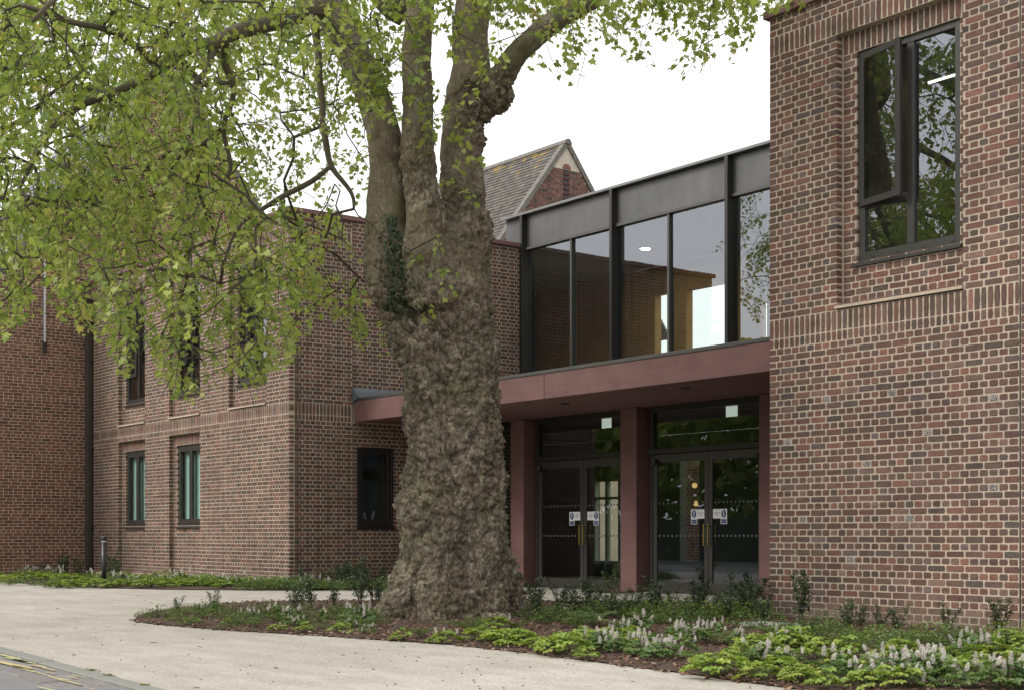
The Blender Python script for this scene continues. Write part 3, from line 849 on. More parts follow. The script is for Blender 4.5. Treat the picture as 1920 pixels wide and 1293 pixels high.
# side wall bricks of this wing, seen in the entrance glazing
plRs = Plane((XR0, YR + 0.105, 0), (0, 1, 0), (-1, 0, 0))
sb = MB()
for b in lay(0, 5.9, Z0, ZTOP, (), BANDS, rnd=rnd): brick_geo(sb, plRs, b, rnd)
sb.build('side_brickwork', M['brick'], rw)['kind'] = 'stuff'
t = thing('strip_light', (-10.3, 15, 6.66), 'lit white strip light on the ceiling inside the upper window', 'light')
mb = MB(); mb.bevbox(-10.86, -9.66, 14.96, 15.04, 6.70, 6.76, 0.004); mb.build('housing', M['white'], t)
mb = MB(); mb.bevbox(-10.84, -9.68, 14.985, 15.015, 6.68, 6.699, 0.004); mb.build('diffuser', M['lampwhite'], t)

# ---------------------------------------------------------------- left wing
YL, XL, XLe, YLe = 12.80, -23.34, -33.36, 18.33
lw = thing('brick_wing', (XL, YL, 0), 'brown brick wing behind the plane tree with two rows of tall windows', 'building')
plA = Plane((XL, YL, 0), (-1, 0, 0), (0, -1, 0)); ax = lambda x: XL - x
bays = [(-31.50, -30.00), (-28.69, -27.18), (-25.83, -24.28)]
rnd = random.Random(23); items = []
recs, holesA = [], []
upw, gdw = [], []
for i, (a, b) in enumerate(bays):
    r = (ax(b), ax(a), ZS1, ZT0); recs.append(r)
    upw.append((a + 0.19, b - 0.11, 4.03, 6.3625))
    if i < 2:
        recs.append((ax(b), ax(a), 0.175, ZR0)); gdw.append((a + 0.19, b - 0.11, 1.225, 2.95))
for b in lay(0, ax(XLe), Z0, ZTOP, recs, BANDS, rnd=rnd): items.append((plA, b, 0.0))
for r, w in zip([r for r in recs if r[2] > 3], upw):
    h = (ax(w[1]), ax(w[0]), w[2], w[3])
    for b in lay(r[0], r[1], r[2], r[3], [h], [(6.3625, ZT0)], rnd=rnd, phase=1): items.append((plA, b, -RC))
for r, w in zip([r for r in recs if r[2] < 3], gdw):
    h = (ax(w[1]), ax(w[0]), w[2], w[3])
    for b in lay(r[0], r[1], r[2], r[3], [h], [(2.95, ZR0)], rnd=rnd, phase=1): items.append((plA, b, -RC))
plB = Plane((XL, YL, 0), (0, 1, 0), (1, 0, 0))
winB = (1.47, 2.29, 1.165, 2.72)
JB = 1.36
for b in lay(0.1025, JB - 0.004, Z0, ZTOP, (), BANDS, rnd=rnd): items.append((plB, b, 0.0))
for b in lay(JB + 0.004, YLe - YL, Z0, ZTOP, [winB, (JB, 9, ZR0, ZS1 + 0.05)], [(ZT0, ZT1)], rnd=rnd): items.append((plB, b, 0.0))
brickwork(lw, items, rnd, M['brick'])
wall = MB()
slab_holes(wall, plA, 0.010, ax(XLe), -0.3, ZTOP, MO, -0.25, [(r[0] - 0.011, r[1] + 0.011, r[2], r[3]) for r in recs])
for r, w in zip([r for r in recs if r[2] > 3] + [r for r in recs if r[2] < 3], upw + gdw):
    slab_holes(wall, plA, r[0] - 0.010, r[1] + 0.010, r[2], r[3], MO - RC, -0.251, [(ax(w[1]) - .010, ax(w[0]) + .010, w[2], w[3])])
slab_holes(wall, plB, 0.2501, YLe - YL, -0.3, ZTOP, MO, -0.25, [(winB[0] - .01, winB[1] + .01, winB[2], winB[3])])
wall.box(XLe, XL - 0.2501, YLe - 0.25, YLe, -0.3, ZTOP)
wall.box(XLe, XLe + 0.25, YL + 0.2501, YLe - 0.2501, -0.3, ZTOP)
wall.build('wall', M['mortar'], lw)
it = MB(); it.box(XLe + .251, XL - .251, YL + .251, YLe - .251, 3.3, 3.5); it.box(XLe + .251, XL - .251, YL + .251, YLe - .251, 6.78, 6.98); it.build('floor_slab', M['ceiling'], lw)
it = MB(); it.box(XLe + .251, XL - .251, YL + 2.2, YL + 2.3, -0.1, 3.299); it.box(XLe + .251, XL - .251, YL + 2.2, YL + 2.3, 3.501, 6.779); it.build('partition', M['interior'], lw)
cp = MB()
cp.bevbox(XLe, XL + 0.055, YL - 0.055, YL + 0.30, ZTOP, ZTOP + 0.09, 0.006)
cp.bevbox(XL - 0.30, XL + 0.0549, YL + 0.301, YLe + 0.03, ZTOP, ZTOP + 0.09, 0.006)
cp.box(XLe, XL - 0.301, YL + 0.301, YLe, ZTOP - 0.02, ZTOP + 0.03)
cp.build('coping', M['coping'], lw)
js = MB(); js.box(XL - 0.05, XL + 0.001, YL + JB - 0.005, YL + JB + 0.005, Z0, ZTOP - 0.002); js.build('movement_joint', M['black'], lw)
for i, (a, b) in enumerate(bays):
    ledge(lw, a - 0.02, b + 0.02, YL, ZS1 + 0.03, M['brick'])
    if i < 2: ledge(lw, a - 0.02, b + 0.02, YL, 0.16, M['brick'])
for w, an in zip(upw, (R(2), R(9), R(12))): tall_window(lw, *w, YL + RC + 0.035, an, M['glass'], M['bronze'])
for w in gdw: pair_window(lw, *w, YL + RC + 0.035, M['glass_clear'], M['bronze'])
# single dark window in the return wall beside the tree
mb = MB(); y0, y1 = YL + winB[0], YL + winB[1]; X = XL + 0.012
for a, b, c, d in ((y0, y0 + .05, winB[2], winB[3]), (y1 - .05, y1, winB[2], winB[3]), (y0 + .05, y1 - .05, winB[2], winB[2] + .1), (y0 + .05, y1 - .05, winB[3] - .06, winB[3])):
    mb.bevbox(X - 0.09, X, a, b, c, d, 0.004)
fr = mb.build('window', M['darkframe'], lw)
mb = MB()
for a, b, c, d in ((y0 + .05, y0 + .13, winB[2] + .1, winB[3] - .06), (y1 - .13, y1 - .05, winB[2] + .1, winB[3] - .06), (y0 + .13, y1 - .13, winB[2] + .1, winB[2] + .17), (y0 + .13, y1 - .13, winB[3] - .13, winB[3] - .06)):
    mb.bevbox(X - 0.07, X - 0.012, a, b, c, d, 0.004)
mb.build('sash', M['darkframe'], fr)
mb = MB(); mb.box(X - 0.05, X - 0.04, y0 + .125, y1 - .125, winB[2] + .165, winB[3] - .125); mb.build('pane', M['glass_shade'], fr)
mb = MB(); mb.bevbox(X - 0.01, X + 0.045, y0 - 0.02, y1 + 0.02, winB[2] - 0.035, winB[2] - 0.001, 0.004); mb.build('sill', M['darkframe'], fr)
# books on the inner sill
for k, (yy, h, w, tl, c) in enumerate(((14.50, .22, .025, 4, M['white']), (14.54, .20, .03, 14, M['ink']), (14.63, .17, .03, 16, M['white']), (14.76, .19, .05, -12, M['ink']))):
    t = thing('book', (XL - .33, yy, 1.30), ['upright white book at the left of the dark window sill', 'grey book leaning on the white one in the dark window', 'short white book in the middle of the dark window sill',
              'thick grey book leaning the other way in the dark window'][k], 'book')
    mb = MB(); mb.bevbox(-.08, .08, -w / 2, w / 2, 0, h, 0.003)
    a = R(tl); mb.v = [(x, y * math.cos(a) - z * math.sin(a), y * math.sin(a) + z * math.cos(a) + 0.005) for x, y, z in mb.v]
    mb.build('cover', c, t, origin=(0, 0, 0))
    mb = MB(); mb.box(-.075, .083, -w / 2 + .004, w / 2 - .004, 0.004, h - .004); mb.v = [(x, y * math.cos(a) - z * math.sin(a), y * math.sin(a) + z * math.cos(a) + 0.005) for x, y, z in mb.v]
    mb.build('pages', M['white'], t, origin=(0, 0, 0))
mb = MB(); mb.box(XL - .5, XL - .251, y0 - .1, y1 + .1, 1.26, 1.30); mb.build('inner_sill', M['interior'], lw)
# rainwater pipe with hopper head
t = thing('downpipe', (-33.1, YL - 0.1, 0), 'dark brown square-hopper downpipe in the corner between the two brick buildings', 'drainpipe')
mb = MB(); mb.bevbox(-33.17, -33.03, YL - 0.15, YL - 0.03, 0.0, 6.35, 0.01); mb.build('pipe', M['pipe'], t)
mb = MB(); mb.bevbox(-33.30, -32.95, YL - 0.29, YL - 0.01, 6.35, 6.62, 0.008); mb.bevbox(-33.32, -32.93, YL - 0.31, YL - 0.005, 6.621, 6.66, 0.006); mb.build('hopper', M['pipe'], t)
for zz in (1.2, 3.1, 5.2):
    mb = MB(); mb.bevbox(-33.20, -33.0, YL - 0.16, YL - 0.004, zz, zz + 0.06, 0.004); mb.build('bracket', M['pipe'], t)

# ---------------------------------------------------------------- old brick hall on the far left (gable faces the court)
XO = -33.40
oh = thing('old_brick_hall', (XO, 12, 0), 'old red brick hall with slate roof and gable at the far left', 'building')
plO = Plane((XO, 2.0, 0), (0, 1, 0), (1, 0, 0))
GY, GZ, SL = 14.94, 12.56, 1.30
def gable_top(y): return GZ - SL * abs(y - GY)
EAVE = 8.0
rnd = random.Random(31); items = []
old = lay(0, 18, -0.05, GZ, (), (), pal=PAL_OLD, bond='stretcher', rnd=rnd)
for b in old:
    ym = 2.0 + (b[0] + b[1]) / 2
    top = gable_top(ym) - 0.05
    if b[3] > top: continue
    if ym > YL + 0.1 and b[3] < 6.9: continue
    px, py, zc = proj((XO, ym, b[2]))
    if px < -160 or ym < 9.4: continue
    items.append((plO, b, 0))
brickwork(oh, items, rnd, M['brick'], jit=0.0015)
wall = MB()
wall.prism_x([(8.2, -0.2), (20.2, -0.2), (20.2, gable_top(20.2)), (GY, GZ), (8.2, gable_top(8.2))], XO - 0.3, XO - 0.006)
wall.build('wall', M['mortar_old'], oh)
# verge stones
for s in (-1, 1):
    mb = MB()
    a = Vector((0, GY, GZ + 0.02)); b = Vector((0, GY + s * 6.9, GZ - SL * 6.9 + 0.02))
    d = (b - a); n = Vector((0, SL * s, 1)).normalized()
    pts = [a, b, b + n * 0.16, a + n * 0.16 + Vector((0, 0, 0.06))]
    mb.prism_x([(p.y, p.z) for p in pts], XO - 0.25, XO + 0.06)
    mb.build('verge', M['stonecap'], oh)
# slates: main slope behind the gable and the eaves slope to its left
def slates(root, O, U, D, nu, nv, w, h, base, rnd, name, lich=None, maxn=300, thick=0.012):
    O, U, D = Vector(O), Vector(U), Vector(D); N = U.cross(D).normalized()
    if N.z < 0: N = -N
    lst = []
    for j in range(nv):
        for i in range(nu):
            a = O + U * ((i + (0.5 if j % 2 else 0)) * w) + D * (j * h)
            m = proj(a)
            g = rnd.uniform(0.75, 1.2); c = tuple(x * g for x in base)
            if lich and rnd.random() < lich(i / nu, j / nv): c = (0.22 * g, 0.155 * g, 0.06 * g)
            elif rnd.random() < 0.10: c = tuple(x * 1.3 for x in c)
            lst.append((a, c, m, rnd.uniform(0, 0.008)))
    lst.sort(key=lambda q: (not (-20 < q[2][0] < 1940 and -20 < q[2][1] < 1310), q[2][2]))
    bulk = MB()
    for k, (a, c, m, e) in enumerate(lst):
        mb = MB() if k < maxn else bulk
        p0 = a + U * 0.003; p1 = a + U * (w - 0.003)
        l = D * (h * 1.35)
        up = N * (thick + e)
        vs = [p0, p1, p1 + l, p0 + l]
        lift = N * (h * 0.10)
        top = [p0 + up * 0.3, p1 + up * 0.3, p1 + l + up + lift, p0 + l + up + lift]
        bot = [v for v in (p0 - N * 0.004, p1 - N * 0.004, p1 + l + lift - N * 0.002, p0 + l + lift - N * 0.002)]
        mb.add([tuple(v) for v in top + bot], [(0,1,2,3),(7,6,5,4),(3,2,6,7),(0,3,7,4),(1,5,6,2)], c)
        if k < maxn: mb.build(name, M['tile'], root)
    bulk.build('roof_covering', M['tile'], root)['kind'] = 'stuff'
dl = Vector((0, -1, -SL)).normalized()
slates(oh, (XO - 6.5, GY, GZ + 0.10), (1, 0, 0), dl, 25, 48, 0.255, 0.23, (0.27, 0.29, 0.31), random.Random(2), 'slate')
rb = MB(); rb.prism_x([(GY - 0.12, GZ + 0.06), (GY, GZ + 0.2), (GY + 0.12, GZ + 0.06)], XO - 7, XO + 0.05); rb.build('ridge', M['stonecap'], oh)
rs = MB(); rs.add([(XO - 7, GY, GZ), (XO - .3, GY, GZ), (XO - .3, GY - 6.9, GZ - 6.9 * SL), (XO - 7, GY - 6.9, GZ - 6.9 * SL)], [(0, 1, 2, 3)]); rs.add([(XO - 7, GY, GZ), (XO - .3, GY, GZ), (XO - .3, GY + 5.2, GZ - 5.2 * SL), (XO - 7, GY + 5.2, GZ - 5.2 * SL)], [(3, 2, 1, 0)]); rs.build('roof_deck', M['interior'], oh)
mb = MB(); mb.tube([(XO + 0.07, 11.72, 5.6), (XO + 0.07, 11.72, 7.6)], 0.026, 10); mb.build('vent_pipe', M['pipewhite'], oh)
mb = MB(); mb.tube([(XO + 0.07, 11.72, 5.35), (XO + 0.07, 11.72, 5.6)], 0.045, 10); mb.build('pipe_socket', M['black'], oh)
mb = MB(); mb.bevbox(XO + .0, XO + .05, 14.1, 15.9, 7.15, 7.75, .01); mb.build('window_lintel', M['render'], oh)

# ---------------------------------------------------------------- gabled hall behind the link
XG, GYb, GZb, SLb = -33.0, 27.6, 12.93, 1.30
gh = thing('gabled_hall', (XG, GYb, 0), 'red brick gable with lichened tile roof rising behind the glazed link', 'building')
plG = Plane((XG, GYb - 4, 0), (0, 1, 0), (1, 0, 0))
rnd = random.Random(41); items = []
slot = (GYb - 0.115 - (GYb - 4), GYb + 0.115 - (GYb - 4), 11.2, 12.15)
for b in lay(0, 8, 7.0, GZb - 0.75, [slot], (), pal=PAL_GAB, bond='flemish', rnd=rnd):
    ym = GYb - 4 + (b[0] + b[1]) / 2
    if b[3] > GZb - SLb * (abs(ym - GYb) + 0.02) - 0.0: continue
    items.append((plG, b, 0))
brickwork(gh, items, rnd, M['brick'], jit=0.001)
wall = MB()
wall.prism_x([(GYb - 4, 0), (GYb + 4, 0), (GYb + 4, GZb - 4 * SLb), (GYb, GZb), (GYb - 4, GZb - 4 * SLb)], XG - 0.3, XG - 0.02)
wall.prism_x([(GYb - 4, 0), (GYb + 4, 0), (GYb + 4, GZb - 4 * SLb), (GYb, GZb), (GYb - 4, GZb - 4 * SLb)], XG - 8.3, XG - 8)
wall.build('wall', M['mortar'], gh)
mb = MB(); mb.prism_x([(GYb - 0.62, GZb - 0.80), (GYb + 0.62, GZb - 0.80), (GYb, GZb + 0.0)], XG - 0.1, XG + 0.01); mb.build('gable_apex', M['render'], gh)
# louvred slot with an arched head
mb = MB(); mb.box(XG - 0.3, XG - 0.012, GYb - 0.115, GYb + 0.115, 11.2, 12.15); mb.build('vent_slot', M['black'], gh)
for k in range(6):
    z = 11.25 + k * 0.15
    mb = MB(); mb.prism_x([], 0, 0) if False else None
    mb.add([(XG - 0.10, GYb - 0.11, z + 0.09), (XG - 0.10, GYb + 0.11, z + 0.09), (XG + 0.03, GYb + 0.11, z), (XG + 0.03, GYb - 0.11, z),
            (XG - 0.10, GYb - 0.11, z + 0.06), (XG - 0.10, GYb + 0.11, z + 0.06), (XG + 0.015, GYb + 0.11, z - 0.03), (XG + 0.015, GYb - 0.11, z - 0.03)],
           [(0,3,2,1),(4,5,6,7),(3,7,6,2),(0,4,7,3),(1,2,6,5)], (0.13, 0.045, 0.038)); mb.build('louvre', M['brick'], gh)
mb = MB(); pts = [(GYb + 0.16 * math.cos(a), 12.15 + 0.16 * math.sin(a)) for a in np.linspace(0, math.pi, 9)]
mb.prism_x(pts, XG - 0.1, XG + 0.035, (0.19, 0.09, 0.08)); mb.build('arch_head', M['brick'], gh)
mb = MB(); mb.box(XG - .05, XG + .05, GYb - .2, GYb + .2, 11.02, 11.12, (0.16, 0.07, 0.065)); mb.build('vent_sill', M['brick'], gh)
for s in (-1, 1):
    mb = MB()
    a = Vector((0, GYb, GZb)); b = Vector((0, GYb + s * 4.3, GZb - SLb * 4.3))
    n = Vector((0, SLb * s, 1)).normalized()
    pts = [a - Vector((0, 0, 0.09)), b - n * 0.01, b + n * 0.07, a + n * 0.07 + Vector((0, 0, 0.04))]
    mb.prism_x([(p.y, p.z) for p in pts], XG - 0.15, XG + 0.07); mb.build('verge', M['stonecap'], gh)
rs = MB(); rs.add([(XG - 8, GYb, GZb), (XG - .1, GYb, GZb), (XG - .1, GYb - 4.3, GZb - 4.3 * SLb), (XG - 8, GYb - 4.3, GZb - 4.3 * SLb)], [(0, 1, 2, 3)])
rs.add([(XG - 8, GYb, GZb), (XG - .1, GYb, GZb), (XG - .1, GYb + 4.3, GZb - 4.3 * SLb), (XG - 8, GYb + 4.3, GZb - 4.3 * SLb)], [(3, 2, 1, 0)]); rs.build('roof_deck', M['interior'], gh)
dg = Vector((0, -1, -SLb)).normalized()
lich = lambda u, v: max(0, 0.5 - v * 9) + 0.04 * max(0, 1 - v * 3)
slates(gh, (XG - 7.8, GYb - 0.03, GZb + 0.05), (1, 0, 0), dg, 45, 42, 0.172, 0.155, (0.115, 0.104, 0.090), random.Random(6), 'roof_tile', lich)
for k in range(18):
    mb = MB(); x0 = XG - 7.9 + k * 0.445
    mb.prism_x([(GYb - 0.15, GZb - 0.02), (GYb - 0.08, GZb + 0.11), (GYb, GZb + 0.14), (GYb + 0.08, GZb + 0.11), (GYb + 0.15, GZb - 0.02)], x0 + .004, x0 + .441)
    mb.build('ridge_tile', M['stonecap'], gh)

# ---------------------------------------------------------------- glazed link with canopy and doors
YG_, YD, YC = 18.37, 16.55, 14.19
XK0, XK1 = XL, XR0
ZSOF, ZCAN = 3.19, 3.59
lk = thing('glazed_link', (XK0, YC, 0), 'glazed entrance link with grey fascia over a red concrete canopy', 'building')
# fascia and roof
GZ0, GZ1 = 7.02, 7.71
xs = [-23.97, -23.30, -20.46, -17.40, -14.5, XK1 - 0.02]
for a, b in zip(xs[:-1], xs[1:]):
    mb = MB(); mb.bevbox(a + 0.012, b - 0.012, YG_ - 0.01, YG_ + 0.10, GZ0 + (0.02 if a > -23.5 else -0.5), GZ1, 0.006); mb.build('fascia_panel', M['zinc'], lk)
mb = MB(); mb.bevbox(xs[0] - 0.05, XK1 - 0.02, YG_ - 0.13, YG_ + 0.3, GZ1 + 0.001, GZ1 + 0.055, 0.005); mb.build('roof_edge', M['trim'], lk)
mb = MB(); mb.box(xs[0], XK1 - 0.02, YG_ + 0.101, 22.4, GZ1 - 0.3, GZ1 - 0.001); mb.build('roof', M['interior'], lk)
# vertical fins and thin mullions
for x in (-23.28, -20.46, -17.40, -14.5):
    mb = MB(); mb.bevbox(x - 0.038, x + 0.038, YG_ - 0.15, YG_ + 0.12, 3.62, GZ1 - 0.001, 0.005); mb.build('fin', M['darkframe'], lk)
for x in (-21.79, -18.98, -15.95):
    mb = MB(); mb.bevbox(x - 0.028, x + 0.028, YG_ - 0.035, YG_ + 0.10, 3.62, GZ0 - 0.041, 0.004); mb.build('mullion', M['edge'], lk)
mb = MB(); mb.bevbox(XK0 + 0.05, XK1 - 0.03, YG_ - 0.05, YG_ + 0.11, GZ0 - 0.04, GZ0 + 0.018, 0.004); mb.build('head_transom', M['edge'], lk)
px_ = [-23.23, -21.82, -20.505, -19.01, -17.445, -15.98, -14.54, XK1 - 0.03]
edges = [(-23.235, -21.818), (-21.762, -20.505), (-20.415, -19.008), (-18.952, -17.445), (-17.355, -15.978), (-15.922, -14.545), (-14.455, XK1 - 0.03)]
for a, b in edges:
    mb = MB(); mb.box(a, b, YG_ + 0.02, YG_ + 0.035, 3.62, GZ0 - 0.041); mb.build('pane', M['glass'], lk)
# inside: floors, ceilings, back wall
XI = -27.5
mb = MB(); mb.box(XI, XK1 - 0.02, YG_ + 0.15, 22.0, 7.05, 7.2); mb.build('upper_ceiling', M['ceiling'], lk)
mb = MB(); mb.box(XI, XK1 - 0.02, YD + 0.25, 22.0, 3.25, 3.55); mb.build('upper_floor', M['floorin'], lk)
mb = MB(); mb.box(XI, XK1 - 0.02, YD + 0.2, 22.0, -0.1, 0.012); mb.build('lobby_floor', M['floorin'], lk)
plK = Plane((XI, 22.0, 0), (1, 0, 0), (0, -1, 0)); kx_ = lambda x: x - XI
holes = [(kx_(-25.3), kx_(-24.35), 0.35, 2.35), (kx_(-22.4), kx_(-21.8), 0.45, 2.9)]
mb = MB(); slab_holes(mb, plK, 0, XK1 - 0.02 - XI, -0.1, 3.249, 0, -0.2, holes); mb.build('lobby_wall', M['interior'], lk)
holes = [(kx_(-23.2), kx_(-22.62), 3.9, 6.42), (kx_(-22.2), kx_(-21.0), 3.9, 6.4), (kx_(-20.05), kx_(-19.85), 3.9, 5.85)]
mb = MB(); slab_holes(mb, plK, 0, XK1 - 0.02 - XI, 3.551, 7.049, 0, -0.2, holes); mb.build('rear_wall', M['plaster'], lk)
mb = MB(); mb.box(XI - 0.2, XI - 0.001, YLe + 0.01, 22.2, -0.1, 7.2); mb.build('end_wall', M['interior'], lk)
mb = MB(); frame_rect(mb, -25.3, -24.35, 0.35, 2.35, 21.98, 22.1, 0.07); mb.bevbox(-24.88, -24.80, 21.99, 22.09, .42, 2.28, .004); mb.bevbox(-25.23, -24.88, 21.99, 22.09, 1.86, 1.92, .004); mb.bevbox(-24.80, -24.42, 21.99, 22.09, 1.86, 1.92, .004); mb.build('garden_window', M['paleframe'], lk)
# courtyard wall seen through the lobby
cw = thing('courtyard_wall', (-24, 24.5, 0), 'brick courtyard wall seen through the right-hand entrance doors', 'wall')
plC = Plane((-27, 24.5, 0), (1, 0, 0), (0, -1, 0))
rnd = random.Random(5)
bm_ = MB()
for b in lay(2.2, 7.5, -0.05, 3.3, (), (), rnd=rnd): brick_geo(bm_, plC, b, rnd)
bm_.build('brickwork', M['brick'], cw)['kind'] = 'stuff'
mb = MB(); mb.box(-24.8, -19.5, 24.506, 24.75, -0.1, 3.3); mb.build('wall', M['mortar'], cw)
for k, z in enumerate((1.72, 2.12)):
    t = thing('wall_lamp', (-22.2 - k * .04 , 22.3, z), ['round amber lamp glowing low behind the right-hand doors', 'half-hidden amber lamp above the round one behind the right-hand doors'][k], 'lamp')
    mb = MB(); mb.lathe(0, 0, [(0.01, -.06), (.045, -.045), (.06, 0), (.045, .045), (.01, .06)], 14); mb.build('globe', M['lampwarm'], t, True, origin=(0, 0, 0))
    mb = MB(); mb.tube([(0, 0, .06), (0, 0, 3.24 - z)], 0.006, 6); mb.build('cord', M['black'], t, origin=(0, 0, 0))
# canopy
mb = MB(); mb.bevbox(XK0 + 0.004, -17.526, YC, YC + 0.22, ZSOF, ZCAN, 0.006); mb.build('canopy_beam', M['terracotta'], lk)
mb = MB(); mb.bevbox(-17.518, XK1 - 0.004, YC, YC + 0.22, ZSOF, ZCAN, 0.006); mb.build('canopy_beam', M['terracotta'], lk)
for a, b in ((XK0 + 0.004, -19.9), (-19.895, -16.4), (-16.395, XK1 - 0.004)):
    mb = MB(); mb.bevbox(a, b, YC + 0.221, YG_ - 0.2, ZSOF + 0.006, ZCAN - 0.02, 0.005); mb.build('canopy_slab', M['terracotta'], lk)
mb = MB(); mb.bevbox(XK0 + 0.06, XK1 - 0.004, YC - 0.012, YG_ - 0.17, ZCAN + 0.001, ZCAN + 0.055, 0.004); mb.build('canopy_trim', M['edge'], lk)
# lead flashing where the canopy meets the wing
mb = MB()
mb.add([(XK0 + 0.005, YC - 0.03, ZCAN + 0.26), (XK0 + 0.005, YG_ - 0.2, ZCAN + 0.30), (XK0 + 0.05, YG_ - 0.2, ZCAN + 0.20), (XK0 + 0.05, YC - 0.03, ZCAN + 0.20), (XK0 + 0.30, YG_ - 0.2, ZCAN + 0.06), (XK0 + 0.24, YC - 0.03, ZCAN + 0.06),
        (XK0 + 0.005, YC - 0.03, ZCAN - 0.02), (XK0 + 0.10, YC - 0.03, ZCAN + 0.0)], [(0, 3, 2, 1), (3, 5, 4, 2), (0, 6, 7, 5, 3)])
mb.build('lead_flashing', M['lead'], lk)
for k in range(3):
    mb = MB(); mb.bevbox(XK0 + 0.004 + k * .03, XK0 + 0.05 + k * .03, YC - 0.055, YC - 0.012, ZCAN - 0.03 + k * .02, ZCAN + 0.27 - k * 0.05, 0.01); mb.build('flashing_fold', M['lead'], lk)
# recessed downlights in the soffit
for k, (x, y) in enumerate(((-17.97, 15.0), (-15.0, 14.85))):
    t = thing('downlight', (x, y, ZSOF), ['unlit round downlight in the canopy soffit near the left doors', 'unlit round downlight in the canopy soffit near the right doors'][k], 'light')
    mb = MB(); mb.lathe(0, 0, [(.085, 0.004), (.085, -.006), (.06, -.006), (.055, 0.003)], 18); mb.build('rim', M['darkframe'], t, origin=(0, 0, 0))
    mb = MB(); mb.lathe(0, 0, [(.054, 0.004), (.054, -.002)], 18); mb.build('lens', M['black'], t, origin=(0, 0, 0))
# columns
for a, b in ((-21.22, -20.82), (-18.12, -17.71), (-14.93, -14.50)):
    mb = MB(); mb.bevbox(a, b, YD - 0.19, YD + 0.25, -0.05, ZSOF + 0.005, 0.012); mb.build('column', M['terracotta'], lk)
# left glazed bay
mb = MB(); frame_rect(mb, XK0 + 0.01, -21.225, 0.0, ZSOF, YD, YD + 0.08, 0.07); mb.bevbox(-22.3, -22.23, YD + .001, YD + .079, .07, ZSOF - .07, .004); sb_ = mb.build('side_screen', M['darkframe'], lk)
for a, b in ((XK0 + 0.08, -22.3), (-22.23, -21.29)):
    mb = MB(); mb.box(a, b, YD + 0.03, YD + 0.04, 0.07, ZSOF - 0.07); mb.build('pane', M['glass_door'], sb_)

def text_mesh(txt, size, mat, name, parent, loc, align='CENTER'):
    cu = bpy.data.curves.new(name, 'FONT'); cu.body = txt; cu.size = size; cu.align_x = align; cu.align_y = 'CENTER'; cu.extrude = 0.0005
    ob = bpy.data.objects.new(name, cu); COL.objects.link(ob)
    ob.location = loc; ob.rotation_euler = (R(90), 0, 0); cu.materials.append(mat)
    dg_ = bpy.context.evaluated_depsgraph_get(); me = bpy.data.meshes.new_from_object(ob.evaluated_get(dg_))
    me.name = name; bpy.data.objects.remove(ob); bpy.data.curves.remove(cu)
    o = bpy.data.objects.new(name, me); COL.objects.link(o)
    o.parent = parent; o.location = Vector(loc) - ORG[parent.name]; o.rotation_euler = (R(90), 0, 0)
    if not me.materials: me.materials.append(mat)
    return o

def sticker(x, z, side, which):
    """L-shaped notice on the glass: blue disc with an exclamation mark, words beside it, a blue plate below"""
    y = YD + 0.012
    t = thing('door_sticker', (x, y, z), which, 'sign')
    W, H = 0.31, 0.155; s = side
    # disc end is the outer one
    dx = -s * (W / 2 - 0.07)
    mb = MB()
    mb.box(x - W / 2, x + W / 2, y - 0.0012, y, z, z + H); mb.box(x + dx - 0.07, x + dx + 0.07, y - 0.0012, y, z - 0.09, z - 0.0005); mb.build('backing', M['white'], t)
    mb = MB(); n = 28
    mb.add([(x + dx + 0.052 * math.cos(2*math.pi*k/n), y - 0.0022, z + H / 2 + 0.066 * math.sin(2*math.pi*k/n)) for k in range(n)], [tuple(range(n))]); mb.build('blue_disc', M['blue'], t)
    mb = MB()
    mb.add([(x + dx - 0.011, y - 0.003, z + H/2 + 0.045), (x + dx - 0.006, y - 0.003, z + H/2 - 0.018), (x + dx + 0.006, y - 0.003, z + H/2 - 0.018), (x + dx + 0.011, y - 0.003, z + H/2 + 0.045)], [(0, 1, 2, 3)])
    mb.add([(x + dx + 0.011 * math.cos(k * math.pi / 6), y - 0.003, z + H/2 - 0.037 + 0.011 * math.sin(k * math.pi / 6)) for k in range(12)], [tuple(range(12))])
    mb.build('exclamation_mark', M['white'], t)
    mb = MB(); mb.add([(x + dx - .058, y - .0022, z - .08), (x + dx + .058, y - .0022, z - .08), (x + dx + .058, y - .0022, z - .012), (x + dx - .058, y - .0022, z - .012)], [(0, 1, 2, 3)]); mb.build('blue_plate', M['blue'], t)
    text_mesh('Keep clear', 0.022, M['white'], 'lettering', t, (x + dx, y - 0.003, z - 0.046))
    text_mesh('Automatic', 0.030, M['ink'], 'lettering', t, (x - dx * 0.72, y - 0.003, z + H / 2 + 0.014))
    text_mesh('door', 0.030, M['ink'], 'lettering', t, (x - dx * 0.72, y - 0.003, z + H / 2 - 0.022))

